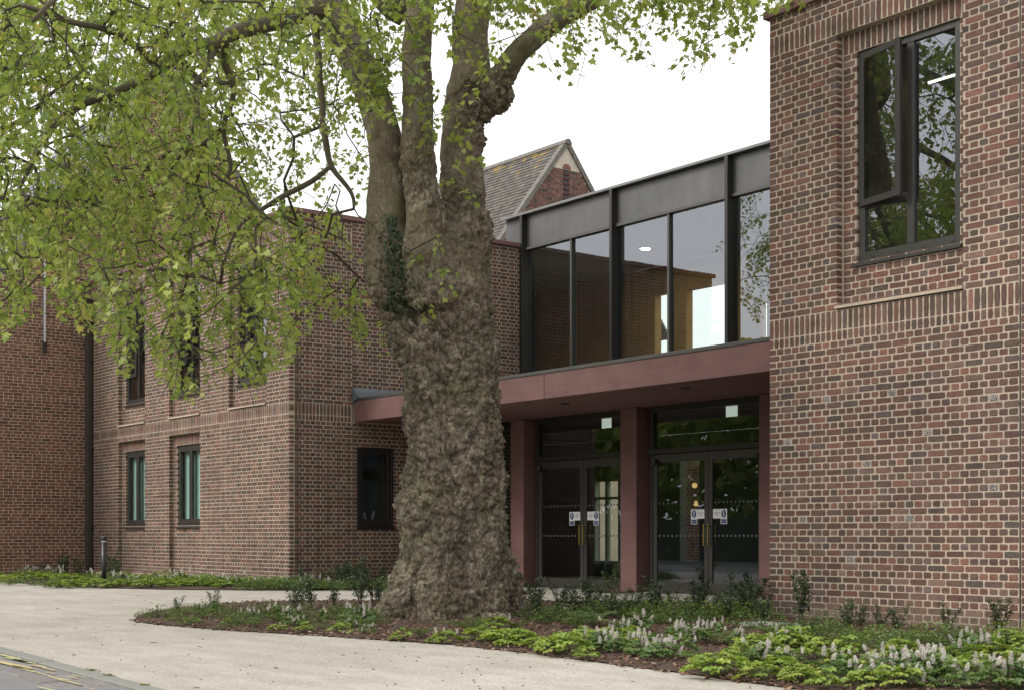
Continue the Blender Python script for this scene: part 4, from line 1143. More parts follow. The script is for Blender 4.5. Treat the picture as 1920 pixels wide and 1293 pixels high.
def door_set(x0, x1, split, which):
    fr = MB(); w = 0.06
    fr.bevbox(x0, x0 + w, YD - 0.02, YD + 0.12, 0.0, ZSOF - 0.001, 0.004); fr.bevbox(x1 - w, x1, YD - 0.02, YD + 0.12, 0.0, ZSOF - 0.001, 0.004)
    fr.bevbox(x0 + w, x1 - w, YD - 0.019, YD + 0.119, ZSOF - 0.10, ZSOF - 0.001, 0.004)
    fr.bevbox(x0 - 0.02, x1 + 0.0, YD - 0.075, YD + 0.10, 2.385, 2.475, 0.006)
    f = fr.build('door_frame', M['darkframe'], lk)
    mb = MB(); mb.box(x0 + w, x1 - w, YD + 0.03, YD + 0.04, 2.476, ZSOF - 0.101); mb.build('transom_pane', M['glass_door'], f)
    for i, (a, b) in enumerate(((x0 + w + 0.004, split - 0.004), (split + 0.004, x1 - w - 0.004))):
        d = MB(); frame_rect(d, a, b, 0.03, 2.38, YD - 0.004, YD + 0.05, 0.085, 0.20, 0.14); dd = d.build('door', M['bronze'], lk)
        mb = MB(); mb.box(a + 0.084, b - 0.084, YD + 0.016, YD + 0.026, 0.229, 2.241); mb.build('pane', M['glass_door'], dd)
        hx = (b - 0.045) if i == 0 else (a + 0.045)
        for yy, sg in ((YD - 0.06, -1), (YD + 0.105, 1)):
            mb = MB(); ox = hx + (0.0 if sg < 0 else 0.0)
            mb.tube([(ox, yy, 0.84), (ox, yy, 1.20)], 0.014, 10)
            for zz in (0.88, 1.16): mb.tube([(ox, yy, zz), (ox, YD + 0.02, zz)], 0.009, 8)
            mb.build('handle', M['brass'], dd)
        hy = a + 0.06 if i == 0 else b - 0.06
        mb = MB(); mb.lathe(hy, YD - 0.04, [(0.012, 2.20), (0.045, 2.21), (0.06, 2.25), (0.06, 2.30)], 14); mb.build('closer', M['black'], dd)
        dots = MB()
        for zz in (1.005, 1.55):
            n = 11
            for k in range(n):
                cx = a + 0.14 + k * (b - a - 0.28) / (n - 1)
                dots.add([(cx + 0.020 * math.cos(q * math.pi / 5), YD + 0.0135, zz + 0.022 * math.sin(q * math.pi / 5)) for q in range(10)], [tuple(range(10))])
        dots.build('glass_dots', M['dot'], dd)['kind'] = 'stuff'
    zz = 1.285
    sticker(split - 0.25, zz, 1, which[0]); sticker(split + 0.25, zz, -1, which[1])
door_set(-20.66, -18.125, -19.31, ('blue and white door notice on the far-left door leaf', 'blue and white door notice left of the middle column'))
door_set(-17.55, -14.96, -16.195, ('blue and white door notice right of the middle column', 'blue and white door notice on the door leaf nearest the brick wing'))
for k, x in enumerate((-19.02, -15.96)):
    t = thing('exit_sign', (x, YD + 0.3, 2.98), ['pale lit hanging sign box inside above the left doors', 'pale lit hanging sign box inside above the right doors'][k], 'sign')
    mb = MB(); mb.bevbox(x - 0.14, x + 0.14, YD + 0.27, YD + 0.33, 3.13, 3.19, 0.004); mb.build('housing', M['interior'], t)
    mb = MB(); mb.bevbox(x - 0.125, x + 0.125, YD + 0.292, YD + 0.308, 2.94, 3.128, 0.003); mb.build('panel', M['exitlit'], t)
t = thing('ceiling_light', (-21.8, 20.4, 7.04), 'small lit round ceiling light behind the upper glazing', 'light')
mb = MB(); mb.lathe(-21.8, 20.4, [(.13, 7.049), (.13, 7.035), (.11, 7.03), (.105, 7.048)], 20); mb.build('rim', M['white'], t)
mb = MB(); mb.lathe(-21.8, 20.4, [(.10, 7.047), (.10, 7.034)], 20); mb.build('diffuser', M['lamp'], t)
# chair back just showing over the upper sill
t = thing('desk_chair', (-22.4, 19.4, 3.55), 'black desk chair whose back shows over the upper window ledge', 'chair')
mb = MB(); mb.bevbox(-22.65, -22.15, 19.38, 19.44, 4.0, 4.55, 0.05); mb.build('backrest', M['black'], t)
mb = MB(); mb.bevbox(-22.65, -22.15, 18.95, 19.4, 3.97, 4.04, 0.03); mb.build('seat', M['black'], t)
mb = MB(); mb.tube([(-22.4, 19.2, 3.56), (-22.4, 19.2, 3.98)], 0.03, 8); mb.build('pedestal', M['black'], t)

# ---------------------------------------------------------------- bollard, slab
bx, by, _ = on_ground(195, 1098.5)
t = thing('bollard', (bx, by, gz(by)), 'black round bollard with a pale band standing in the flower bed', 'bollard')
mb = MB(); mb.lathe(0, 0, [(.046, -.1), (.046, .84)], 20); mb.build('post', M['bollard'], t, True, origin=(0, 0, 0))
mb = MB(); mb.lathe(0, 0, [(.0475, .84), (.0475, .868)], 20); mb.build('band', M['pipewhite'], t, True, origin=(0, 0, 0))
mb = MB(); mb.lathe(0, 0, [(.050, .868), (.053, .875), (.053, .93), (.047, .95), (.02, .957)], 20); mb.build('cap', M['bollard'], t, True, origin=(0, 0, 0))
sx, sy, _ = on_ground(1438, 1178)
mb = MB(); mb.bevbox(-.32, .32, -.2, .2, -0.02, 0.035, 0.006); o = mb.build('paving_slab', M['slab'], origin=(0, 0, 0)); o.location = (sx, sy + 0.1, 0.02 + gz(sy)); tag(o, 'pale paving slab lying in the mulch at the foot of the brick corner', 'slab')

# ---------------------------------------------------------------- the plane tree
TX, TY = -13.80, 9.80
tree = thing('plane_tree', (TX, TY, 0), 'huge old plane tree with knobbly bark standing in the mulch bed', 'tree')

def capsule_chain(mb, pts, rad, n=20):
    """closed tube through points with rounded ends, subdivided"""
    P = [Vector(p) for p in pts]; Q = []; Rr = []
    for i in range(len(P) - 1):
        p0 = P[max(i - 1, 0)]; p1 = P[i]; p2 = P[i + 1]; p3 = P[min(i + 2, len(P) - 1)]
        for k in range(4):
            t = k / 4
            Q.append(0.5 * ((2 * p1) + (p2 - p0) * t + (2 * p0 - 5 * p1 + 4 * p2 - p3) * t * t + (3 * p1 - p0 - 3 * p2 + p3) * t ** 3))
            Rr.append(rad[i] + (rad[i + 1] - rad[i]) * t)
    Q.append(P[-1]); Rr.append(rad[-1])
    mb.tube(Q, Rr, n)
    return Q, Rr

def stem_px(lst):
    """(px, py, depth, half width in px) read along a stem -> points and radii"""
    return [at_depth(a, b, z) for a, b, z, h in lst], [h / FPX * z for a, b, z, h in lst]

skel = MB(); guides = []
base = [(843, 1185, 16.95, 124), (848, 1120, 16.95, 113), (852, 1060, 16.95, 105), (853, 1000, 16.95, 100), (850, 900, 16.95, 93), (848, 800, 16.95, 90), (843, 700, 16.95, 87),
        (838, 620, 16.95, 86), (836, 540, 16.95, 82), (840, 460, 16.95, 73), (842, 400, 17.0, 66)]
trunk_p, trunk_r = stem_px(base)
left_p, left_r = stem_px([(800, 660, 16.85, 60), (768, 590, 16.8, 48), (740, 510, 16.75, 47), (727, 440, 16.75, 42), (727, 380, 16.75, 39), (727, 300, 16.75, 35), (714, 232, 16.8, 32), (689, 155, 16.8, 32), (657, 89, 16.8, 33), (628, 30, 16.8, 33),
                          (600, -30, 16.9, 32), (575, -110, 17.0, 30), (560, -200, 17.2, 27), (550, -320, 17.5, 22)])
mid_p, mid_r = stem_px([(815, 560, 16.6, 56), (800, 480, 16.5, 42), (795, 400, 16.5, 34), (787, 320, 16.5, 31), (785, 250, 16.5, 30), (783, 180, 16.55, 30), (781, 100, 16.6, 28), (788, 20, 16.7, 26), (795, -80, 16.9, 26), (805, -200, 17.2, 24), (800, -330, 17.6, 20)])
right_p, right_r = stem_px([(858, 560, 17.1, 58), (872, 470, 17.2, 47), (868, 380, 17.25, 42), (866, 300, 17.3, 40), (868, 240, 17.3, 39), (876, 180, 17.35, 41), (884, 130, 17.4, 37), (881, 70, 17.45, 34), (888, 0, 17.5, 34), (895, -90, 17.6, 32), (890, -220, 17.9, 27), (880, -340, 18.2, 20)])
br_p, br_r = stem_px([(895, 215, 17.3, 26), (922, 178, 17.2, 27), (947, 130, 17.15, 23), (978, 93, 17.1, 21.5), (1016, 58, 17.0, 21), (1063, 23, 16.9, 21), (1109, -4, 16.8, 22), (1180, -60, 16.6, 20), (1270, -130, 16.3, 17), (1380, -190, 16.0, 13)])
for P_, R_ in ((trunk_p, trunk_r), (left_p, left_r), (mid_p, mid_r), (right_p, right_r), (br_p, br_r)):
    capsule_chain(skel, P_, R_, 22)
# root flare and burrs
rr = random.Random(12)
for a in np.linspace(0, 2 * math.pi, 9)[:-1]:
    a += rr.uniform(-.2, .2); L = rr.uniform(0.78, 0.92)
    c, s = math.cos(a), math.sin(a)
    capsule_chain(skel, [(TX + c * .35, TY + s * .35, 1.2), (TX + c * .52, TY + s * .52, 0.55), (TX + c * L * .85, TY + s * L * .85, 0.12), (TX + c * L * 1.08, TY + s * L * 1.08, -0.15)], [.24, .25, .22, .14], 12)
SWELL = [(at_depth(px, py, z), r, a) for px, py, z, r, a in ((940, 185, 17.1, .15, .085), (918, 225, 17.1, .15, .07), (905, 262, 17.1, .13, .07), (760, 640, 16.45, .24, .10), (758, 700, 16.45, .2, .08),
          (915, 640, 16.5, .26, .08), (925, 770, 16.5, .22, .07), (920, 850, 16.5, .22, .08), (900, 560, 16.6, .28, .09), (775, 860, 16.4, .22, .06), (765, 985, 16.4, .24, .08), (818, 876, 16.25, .08, .07), (905, 440, 16.8, .24, .10),
          (700, 480, 16.6, .22, .05), (712, 550, 16.6, .22, .07), (880, 700, 16.2, .22, .07), (800, 740, 16.1, .24, .08), (860, 960, 16.05, .2, .06), (940, 1010, 16.4, .2, .06), (800, 1030, 16.05, .24, .07), (790, 470, 16.2, .22, .09), (800, 395, 16.2, .18, .10),
          (850, 820, 16.1, .3, .06), (830, 1000, 16.0, .2, -.06), (850, 880, 16.1, .16, -.05), (880, 790, 16.1, .14, -.06), (830, 560, 16.3, .26, .08), (860, 620, 16.2, .2, -.06), (790, 810, 16.2, .16, -.05))]
tmp = skel.build('tmp_trunk', M['bark'])
md = tmp.modifiers.new('r', 'REMESH'); md.mode = 'VOXEL'; md.voxel_size = 0.019; md.use_smooth_shade = True
md = tmp.modifiers.new('s', 'SMOOTH'); md.factor = 0.5; md.iterations = 6
dgx = bpy.context.evaluated_depsgraph_get()
me = bpy.data.meshes.new_from_object(tmp.evaluated_get(dgx)); me.name = 'trunk'
bpy.data.objects.remove(tmp)
nv = len(me.vertices)
co = np.empty(nv * 3); me.vertices.foreach_get('co', co); co = co.reshape(-1, 3)
nr = np.empty(nv * 3); me.vertices.foreach_get('normal', nr); nr = nr.reshape(-1, 3)
# how rough the bark is: the trunk all over, the stems in patches
leftish = np.array([(Vector(c)) for c in left_p]); brish = np.array(br_p); midish = np.array(mid_p); rightish = np.array(right_p)
def dseg(C, pts):
    d = np.full(len(C), 1e9)
    for a, b in zip(pts[:-1], pts[1:]):
        ab = b - a; t = np.clip(((C - a) @ ab) / (ab @ ab), 0, 1); d = np.minimum(d, np.linalg.norm(C - (a + t[:, None] * ab), axis=1))
    return d
dl_, dm_, dr_, db_ = dseg(co, leftish[3:]), dseg(co, midish[3:]), dseg(co, rightish[3:]), dseg(co, brish[2:])
rough = np.clip((6.1 - co[:, 2]) / 1.9 + 0.35 * np.array([noise.fractal(Vector(c) * 1.7, 1.0, 2.0, 3) for c in co]), 0.06, 1)
soft = lambda d, o: np.clip((o - d) / 0.30 + 0.5, 0, 1)
n1 = np.array([noise.fractal(Vector(c) * 1.9, 1.0, 2.0, 3) for c in co])
wm = soft(dm_, np.minimum(np.minimum(dl_, dr_), db_))
rough = np.maximum(rough, wm * np.clip((6.2 - co[:, 2]) / 1.5 + 0.4 * n1, 0.06, 0.9))
wl_ = soft(dl_, np.minimum(dm_, dr_)) * np.clip((co[:, 2] - 3.5) / 0.5, 0, 1)
rough = rough * (1 - wl_) + wl_ * np.minimum(rough, np.clip((5.0 - co[:, 2]) / 1.6 + 0.4 * n1, 0.08, 0.95))
burr = np.zeros(nv)
for px, py, z, r in ((938, 185, 17.1, .30), (915, 235, 17.15, .30), (905, 190, 17.1, .28), (890, 160, 17.0, .2)):
    p = np.array(at_depth(px, py, z)); burr = np.maximum(burr, np.clip(1.6 - np.linalg.norm(co - p, axis=1) / r, 0, 1))
rough = np.maximum(rough, burr)
disp = np.zeros(nv); NV = noise
for c_, r_, a_ in SWELL:
    disp += a_ * np.exp(-(np.linalg.norm(co - np.array(c_), axis=1) / r_) ** 2)
sst = lambda x: x * x * (3 - 2 * x)
crev = np.zeros(nv)
for i in range(nv):
    x, y, z = co[i]; w = rough[i]
    v = Vector((x, y, z))
    d = 0.012 * NV.noise(v * 1.3)
    if w > 0.08:
        q = v + 0.10 * NV.noise_vector(v * 2.6) + 0.03 * NV.noise_vector(v * 9)
        big = NV.fractal(Vector((q.x * 2.4, q.y * 2.4, q.z * 1.9)), 0.9, 2.0, 4)
        va = NV.voronoi(Vector((q.x * 7.5, q.y * 7.5, q.z * 4.6)))[0]
        vb = NV.voronoi(Vector((q.x * 17, q.y * 17, q.z * 11)))[0]
        e1 = sst(min((va[1] - va[0]) / .22, 1)); e2 = sst(min((vb[1] - vb[0]) / .26, 1))
        pl_ = NV.noise(q * 14)
        d += w * (0.105 * big + 0.040 * (e1 - .8) + 0.032 * (e2 - .7) + 0.014 * pl_ + 0.020 * NV.cell(Vector((q.x * 13, q.y * 13, q.z * 8.5))) * e2 + 0.004 * NV.noise(q * 34))
    else:
        d += 0.008 * NV.fractal(v * 6, 1.0, 2.0, 3)
    d += (1 - w) * 0.010 * NV.fractal(Vector((x * 5, y * 5, z * 9)), 1.0, 2.0, 3)
    disp[i] += d
co2 = co + nr * disp[:, None]
keep_z = np.maximum(co2[:, 2], -0.12); co2[:, 2] = keep_z
co2 -= np.array((TX, TY, 0))
me.vertices.foreach_set('co', co2.ravel()); me.update()
at = me.attributes.new('tint', 'FLOAT_COLOR', 'POINT')
cc = np.ones((nv, 4), dtype=np.float32); cc[:, 0] = np.clip(rough * 1.15, 0, 1); cc[:, 1] = 0.5
at.data.foreach_set('color', cc.ravel())
me.materials.clear()
link('trunk', me, tree, M['bark'])

# ---- limbs: the long limb reaching left, the hanging branch, and limbs of the upper crown
def limb(name, lst, parent=tree, n=9, wob=0.02):
    P_, R_ = stem_px(lst)
    mb = MB(); Q, Rr = capsule_chain(mb, P_, R_, n)
    mb.v = [tuple(Vector(v) + wob * noise.noise_vector(Vector(v) * 3.0)) for v in mb.v]
    mb.c = [(0.12, 0.5, 0.0)] * len(mb.v)
    mb.build(name, M['limb'], parent, True)
    return Q
nodes = []; npar = []
def seed_nodes(Q):
    for q in Q: nodes.append(Vector(q)); npar.append(-1)
for P_ in (left_p[8:], mid_p[7:], right_p[7:], br_p[2:]): seed_nodes(P_)
seed_nodes(limb('limb', [(632, 20, 16.75, 20), (600, 15, 16.6, 19), (563, 28, 16.4, 17), (510, 42, 16.2, 16), (454, 56, 16.0, 14), (405, 78, 15.8, 12.5), (362, 88, 15.6, 12), (330, 108, 15.5, 9), (297, 133, 15.4, 8), (250, 157, 15.3, 7.5), (201, 177, 15.2, 7), (141, 205, 15.1, 6.5),
                         (96, 241, 15.0, 6), (64, 298, 14.95, 5), (40, 346, 14.9, 4), (10, 400, 14.9, 3)]))
seed_nodes(limb('limb', [(585, 10, 16.8, 10), (592, 60, 16.8, 8), (597, 110, 16.8, 7.5), (603, 193, 16.8, 6.5), (608, 250, 16.8, 6), (623, 314, 16.8, 5.5), (659, 362, 16.8, 4), (664, 392, 16.8, 2.5)], n=7))
seed_nodes(limb('limb', [(623, 312, 16.8, 5), (585, 340, 16.7, 5), (530, 368, 16.6, 5), (474, 402, 16.5, 4.2), (440, 440, 16.4, 3.2), (420, 490, 16.3, 2.4)], n=7))
seed_nodes(limb('limb', [(400, 80, 15.8, 8), (388, 130, 15.7, 6), (366, 160, 15.6, 5), (372, 215, 15.5, 4.2), (350, 270, 15.4, 3.5), (345, 330, 15.3, 3)], n=7))
seed_nodes(limb('limb', [(430, 62, 15.9, 9), (420, 110, 16.1, 7), (438, 170, 16.3, 6), (420, 240, 16.5, 5), (432, 310, 16.6, 4.5), (424, 330, 16.6, 4)], n=7))
seed_nodes(limb('limb', [(300, 132, 15.4, 7), (270, 100, 15.2, 7), (210, 60, 14.9, 6.5), (130, 40, 14.6, 6), (40, 10, 14.3, 5)], n=7))
seed_nodes(limb('limb', [(760, 20, 17.6, 30), (735, 5, 17.6, 30), (700, -40, 17.7, 28), (640, -120, 17.9, 24), (540, -220, 18.2, 20), (400, -320, 18.4, 14)], n=12))
seed_nodes(limb('limb', [(552, -280, 17.4, 18), (470, -300, 16.4, 16), (360, -330, 15.2, 13), (240, -330, 14.2, 10), (120, -300, 13.4, 7)], n=8))
seed_nodes(limb('limb', [(590, -60, 16.9, 16), (520, -70, 16.0, 14), (430, -80, 15.0, 12), (330, -70, 14.2, 10), (230, -50, 13.6, 8), (130, -20, 13.2, 6), (60, 40, 13.0, 4)], n=8))
seed_nodes(limb('limb', [(890, -150, 17.6, 20), (960, -190, 18.4, 17), (1060, -210, 19.4, 13), (1180, -200, 20.2, 9)], n=8))
seed_nodes(limb('limb', [(800, -180, 17.1, 16), (830, -230, 16.0, 14), (900, -250, 15.0, 11), (1000, -230, 14.2, 8), (1100, -180, 13.8, 5)], n=8))
seed_nodes(limb('limb', [(800, -240, 17.3, 16), (760, -300, 18.6, 14), (700, -330, 20.0, 11), (620, -300, 21.2, 8)], n=8))

# ---- where leaf sprays hang
rs = np.random.default_rng(5)
LBX = np.array([-400, 0, 60, 120, 200, 240, 262, 300, 330, 370, 400, 440, 475, 500, 540, 600, 640, 680, 715, 750, 790])
LBY = np.array([640, 640, 590, 610, 640, 720, 620, 700, 750, 750, 720, 690, 760, 690, 690, 590, 600, 650, 670, 640, 560])
RBX = np.array([900, 930, 1000, 1060, 1085, 1110, 1150, 1200, 1245, 1290, 1340, 1395, 1410, 1442, 1460, 2400])
RBY = np.array([100, 125, 128, 140, 160, 110, 95, 118, 130, 148, 112, 108, 60, 78, 20, -60])
def lower(px):
    return np.where(px < 790, np.interp(px, LBX, LBY), np.where(px < 900, 0, np.interp(px, RBX, RBY)))
def density(px, py):
    """share of sprays kept where the crown shows (px,py as seen from the path)"""
    if py < -25 or px < -25: return 1.0
    if px < 640:
        lb = float(lower(np.array(px)))
        if py > lb - 25: return 0.0
        d = 0.88
        if 470 < px and 90 < py < 380: d = 0.26
        if 560 < px and py > 230: d *= 0.75
        if px < 110 and 190 < py < 360: d = 0.42
        if 20 < py < 70 and 60 < px < 620: d *= 0.8
        if py > 400: d *= 0.62
        if py > 520: d *= 0.50
        if py > 640: d *= 0.8
        return d
    if px < 770:
        if py > 520 and px < 735: return 0.30 if py < 640 else 0.0
        if py > 350: return 0.0
        return 0.10 if py > 130 else 0.30
    if px < 915:
        return (0.14 if py < 220 else 0.05) if py < 330 else 0.0
    if px < 1480:
        return 0.13 if py < float(lower(np.array(px))) - 25 else 0.0
    return 0.0
att = []
tries = 0
while len(att) < 2080 and tries < 60000:
    tries += 1
    u = rs.random()
    if u < 0.72:
        px, py = rs.uniform(-60, 800), rs.uniform(-60, 740)
        z = rs.uniform(13.4, 20.0) if px < 640 else rs.uniform(15.4, 16.4)
        if 400 < px < 660 and py < 430 and rs.random() < 0.5: z = rs.uniform(19, 26)
        if 170 < px < 470 and 60 < py < 440 and rs.random() < 0.45: z = rs.uniform(21, 26)
        if 560 < px < 760 and py > 480: z = rs.uniform(17.5, 20)
        if px > 560 and px < 770 and py < 420 and rs.random() < 0.45: z = rs.uniform(17.6, 20)
    elif u < 0.76:
        px, py = rs.uniform(640, 915), rs.uniform(-40, 400); z = rs.uniform(15.0, 16.2)
    else:
        px, py = rs.uniform(890, 1480), rs.uniform(-60, 170); z = rs.uniform(14.5, 20)
    p = at_depth(px, py, z)
    n = noise.noise(p * 0.9) + 0.5 * noise.noise(p * 2.1)
    d = density(px, py)
    if d <= 0 or rs.random() > d * (0.75 + 0.8 * n): continue
    if p.z < 1.9 or (px > 1405 and py > -30): continue
    if p.x < -22.8 and p.y > 12.2: continue
    att.append(p)
# the crown above and around the picture
more = 0
while more < 430:
    a = rs.uniform(0, 2 * math.pi); r = 8.5 * math.sqrt(rs.random()); zz = rs.uniform(6.5, 15.0)
    if r > 8.5 * math.sqrt(max(0, 1 - ((zz - 9.5) / 6.5) ** 2)): continue
    p = Vector((TX + r * math.cos(a), TY + r * math.sin(a), zz))
    if p.y > 17.8 and p.z < 8.2: continue
    q = proj(p)
    if q[2] > 0 and -40 < q[0] < 1980 and q[1] > -50: continue
    if q[2] < 5: continue
    if 1380 < q[0] < 2100 and -400 < q[1] <= -50: continue
    if p.y < 9.6 and p.z < 11 and rs.random() < .7: continue
    att.append(p); more += 1
# a few single sprays in front of the trunk
for px, py, z in ((828, 470, 15.9), (845, 535, 15.8), (800, 595, 15.9), (850, 370, 15.9), (870, 380, 15.9), (900, 330, 15.8), (865, 265, 15.9), (770, 500, 16.0), (835, 560, 15.9)): att.append(at_depth(px, py - 30, z))

# ---- grow twigs: every spray is joined to the nearest wood already there
NA = np.array([tuple(n) for n in nodes]); count0 = len(nodes)
A = np.array([tuple(p) for p in att])
order = np.argsort([np.min(np.linalg.norm(NA - p, axis=1)) for p in A])
buf = np.zeros((60000, 3)); buf[:count0] = NA; nn = count0
ends = []
for oi in order:
    p = A[oi]
    dv = buf[:nn] - p
    dist = np.sqrt((dv ** 2).sum(1)) + 0.25 * np.maximum(-dv[:, 2], 0)       # prefer wood above: twigs droop
    k = int(np.argmin(dist)); q = buf[k].copy(); L = float(np.linalg.norm(p - q))
    m = max(1, int(L / 0.22)); prev = k
    sag = Vector((rs.normal(0, .10), rs.normal(0, .10), rs.normal(0.06, .07))) * min(L, 1.6)
    for j in range(1, m + 1):
        t = j / m; b = math.sin(t * math.pi)
        pt = q + (p - q) * t + np.array(sag) * b + rs.normal(0, 0.022, 3) * (1 if j < m else 0)
        if nn < 59990:
            buf[nn] = pt; npar.append(prev); prev = nn; nn += 1
    ends.append((prev, oi, (p - q) / max(L, 1e-6)))
cnt = np.zeros(nn); kids = [[] for _ in range(nn)]
for e, _, _ in ends: cnt[e] += 1
for i in range(nn - 1, count0 - 1, -1): cnt[npar[i]] += cnt[i]
for i in range(count0, nn): kids[npar[i]].append(i)
tw = MB()
def rad(i): return min(0.045, 0.0044 * max(cnt[i], 1) ** 0.40)
done = set()
for i in range(count0, nn):
    if i in done: continue
    # chain downwards following the thickest child
    ch = [npar[i], i]; done.add(i); c = i
    while kids[c]:
        nx = max(kids[c], key=lambda k: cnt[k])
        if nx in done: break
        ch.append(nx); done.add(nx); c = nx
    rr_ = [rad(k) for k in ch[1:]]; rr_ = [rr_[0]] + rr_
    tw.tube([buf[k] for k in ch], rr_, 5 if rr_[0] > 0.012 else 3, caps=False)
# ---- leaf sprays
LEAF = np.array([(0, 0, 0), (-.30, -.05, .02), (-.52, .16, -.03), (-.34, .30, .03), (-.46, .60, -.02), (-.20, .62, .03), (0, 1.0, -.04), (.20, .62, .03), (.46, .60, -.02), (.34, .30, .03), (.52, .16, -.03), (.30, -.05, .02), (0, .42, -.045)])
LF = np.array([(12, 0, 1), (12, 1, 2), (12, 2, 3), (12, 3, 4), (12, 4, 5), (12, 5, 6), (12, 6, 7), (12, 7, 8), (12, 8, 9), (12, 9, 10), (12, 10, 11), (12, 11, 0)])
GREEN = np.array([1.44, 1.42, 1.55]) * np.array([srgb(128, 138, 66), srgb(118, 132, 62), srgb(136, 144, 76), srgb(106, 124, 64), srgb(146, 148, 88), srgb(96, 116, 56), srgb(166, 148, 98)])
GW = np.array([5, 5, 4, 3, 2, 2, .5]); GW = GW / GW.sum()
lp, lu, lv, ls, lc = [], [], [], [], []          # base point, tip direction, normal, size, colour
for e, oi, d in ends:
    p = buf[e]; pin = proj(p); inview = (-60 < pin[0] < 1980 and pin[1] > -60)
    L = rs.uniform(0.30, 0.75) if inview else rs.uniform(0.4, 0.8)
    front = oi >= len(att) - 9
    if front: L = 0.22
    az = rs.uniform(0, 2 * math.pi)
    dirv = np.array([math.cos(az) * .6, math.sin(az) * .6, -rs.uniform(.1, .9)]) + d * .5; dirv /= np.linalg.norm(dirv)
    m = 4; pts = [p]; cur = p.copy(); dv = dirv.copy()
    for j in range(m):
        dv = dv + np.array([rs.normal(0, .12), rs.normal(0, .12), -.16]); dv /= np.linalg.norm(dv); cur = cur + dv * L / m; pts.append(cur.copy())
    nl = int(L / (0.040 if inview else 0.075)) + 3
    base_c = GREEN[rs.choice(len(GREEN), p=GW)] * rs.uniform(.85, 1.15)
    used = False; kept = 0
    for k in range(nl):
        t = (k + rs.uniform(0, .6)) / nl * m; j = min(int(t), m - 1)
        b = pts[j] + (pts[j + 1] - pts[j]) * (t - j)
        a2 = rs.uniform(0, 2 * math.pi); out = np.array([math.cos(a2), math.sin(a2), rs.uniform(-.5, .25)])
        pet = rs.uniform(.03, .08)
        b2 = b + out * pet
        if inview:
            x, y, _ = proj(b2)
            if -25 < x < 1945 and y > -25:
                lim = float(lower(np.array(x)))
                if front: lim = 999
                elif 640 < x < 915 and y < 350: lim = 400
                if y > lim + rs.uniform(-12, 10): continue
        tip = out + np.array([0, 0, -rs.uniform(.2, 1.1)]) + rs.normal(0, .2, 3); tip /= np.linalg.norm(tip)
        nrm = np.array([rs.normal(0, .55), rs.normal(0, .55), 1.0]); nrm -= tip * (nrm @ tip); nrm /= np.linalg.norm(nrm)
        s = rs.uniform(.042, .066) * (1 + .75 * rs.random() ** 2) if inview else rs.uniform(.13, .20)
        lp.append(b2); lu.append(tip); lv.append(nrm); ls.append(s)
        kept = max(kept, j + 1); lc.append(np.clip(base_c * 0.6 + GREEN[rs.choice(len(GREEN), p=GW)] * 0.4 * rs.uniform(.8, 1.3), 0, 1)); used = True
    if used: tw.tube(pts[:kept + 1], [0.0048, .0042, .0036, .003, .0022][:kept + 1], 3, caps=False)
tw.build('twigs', M['twig'], tree)['kind'] = 'stuff'
lp, lu, lv, ls, lc = map(np.array, (lp, lu, lv, ls, lc))
lr = np.cross(lu, lv)
def leaf_mesh(idx):
    n = len(idx); curl = rs.uniform(-.25, .5, n)
    T = np.repeat(LEAF[None], n, 0)
    T[:, :, 2] += (T[:, :, 0] ** 2) * curl[:, None] * 0.8 - (T[:, :, 1] ** 2) * rs.uniform(0, .25, n)[:, None]
    V = lp[idx][:, None] + ls[idx][:, None, None] * (T[:, :, 0:1] * lr[idx][:, None] + T[:, :, 1:2] * lu[idx][:, None] + T[:, :, 2:3] * lv[idx][:, None])
    F = (LF[None] + (np.arange(n) * len(LEAF))[:, None, None]).reshape(-1, 3)
    C = np.repeat(lc[idx][:, None], len(LEAF), 1).reshape(-1, 3)
    return V.reshape(-1, 3), F, C
X_, Y_, Z_ = proj_np(lp)
size = ls / Z_ * np.abs((lv @ np.array([-CN, SN, 0.0]))) * ((X_ > 0) & (X_ < 1920) & (Y_ > 0) & (Y_ < 1293)) * (Z_ < 16.6)
big = set(np.argsort(-size)[:300].tolist())
rest = np.array([i for i in range(len(lp)) if i not in big])
V, F, C = leaf_mesh(rest); np_mesh('foliage', V, F, M['leaf'], tree, C)['kind'] = 'stuff'
for i in big:
    V, F, C = leaf_mesh(np.array([i])); np_mesh('leaf', V, F, M['leaf'], tree, C)
print('leaves', len(lp), 'nodes', nn, 'sprays', len(att), 'trunk', nv)

# ivy on the left stem
iv = MB(); n_iv = 0
bvh_t = None
from mathutils.bvhtree import BVHTree
tv = [tuple(v) for v in (co2 + np.array((TX, TY, 0)))]
bvh_t = BVHTree.FromPolygons(tv, [tuple(p.vertices) for p in me.polygons])
ivr = random.Random(8)
for _ in range(900):
    t = ivr.random(); py = 405 + t * 185
    wd = 8 + 22 * t if t < 0.72 else 16
    px = 733 + 16 * t + ivr.gauss(0, wd * .8)
    if ivr.random() > (0.35 + 0.65 * t): continue
    o = Vector((0, 0, EYE)); d = ray(px, py).normalized()
    hit, nor, _i, _d = bvh_t.ray_cast(o, d)
    if hit is None: continue
    c = hit + nor * ivr.uniform(.004, .05); s = ivr.uniform(.018, .042)
    a = nor.orthogonal().normalized(); a = Matrix.Rotation(ivr.uniform(0, 6.28), 3, nor) @ a; b = nor.cross(a)
    tl = nor * ivr.uniform(-.5, .5)
    col = tuple(x * ivr.uniform(.7, 1.3) for x in ((0.035, 0.060, 0.022) if ivr.random() < .85 else (0.06, 0.05, 0.02)))
    vs = [c - a * s * .5, c - a * s * .2 + b * s * .55, c + a * s * .7 + tl * s, c - a * s * .2 - b * s * .55]
    iv.add([tuple(v) for v in vs], [(0, 1, 2), (0, 2, 3)], col)
o = iv.build('ivy', M['holly']); o['kind'] = 'stuff'

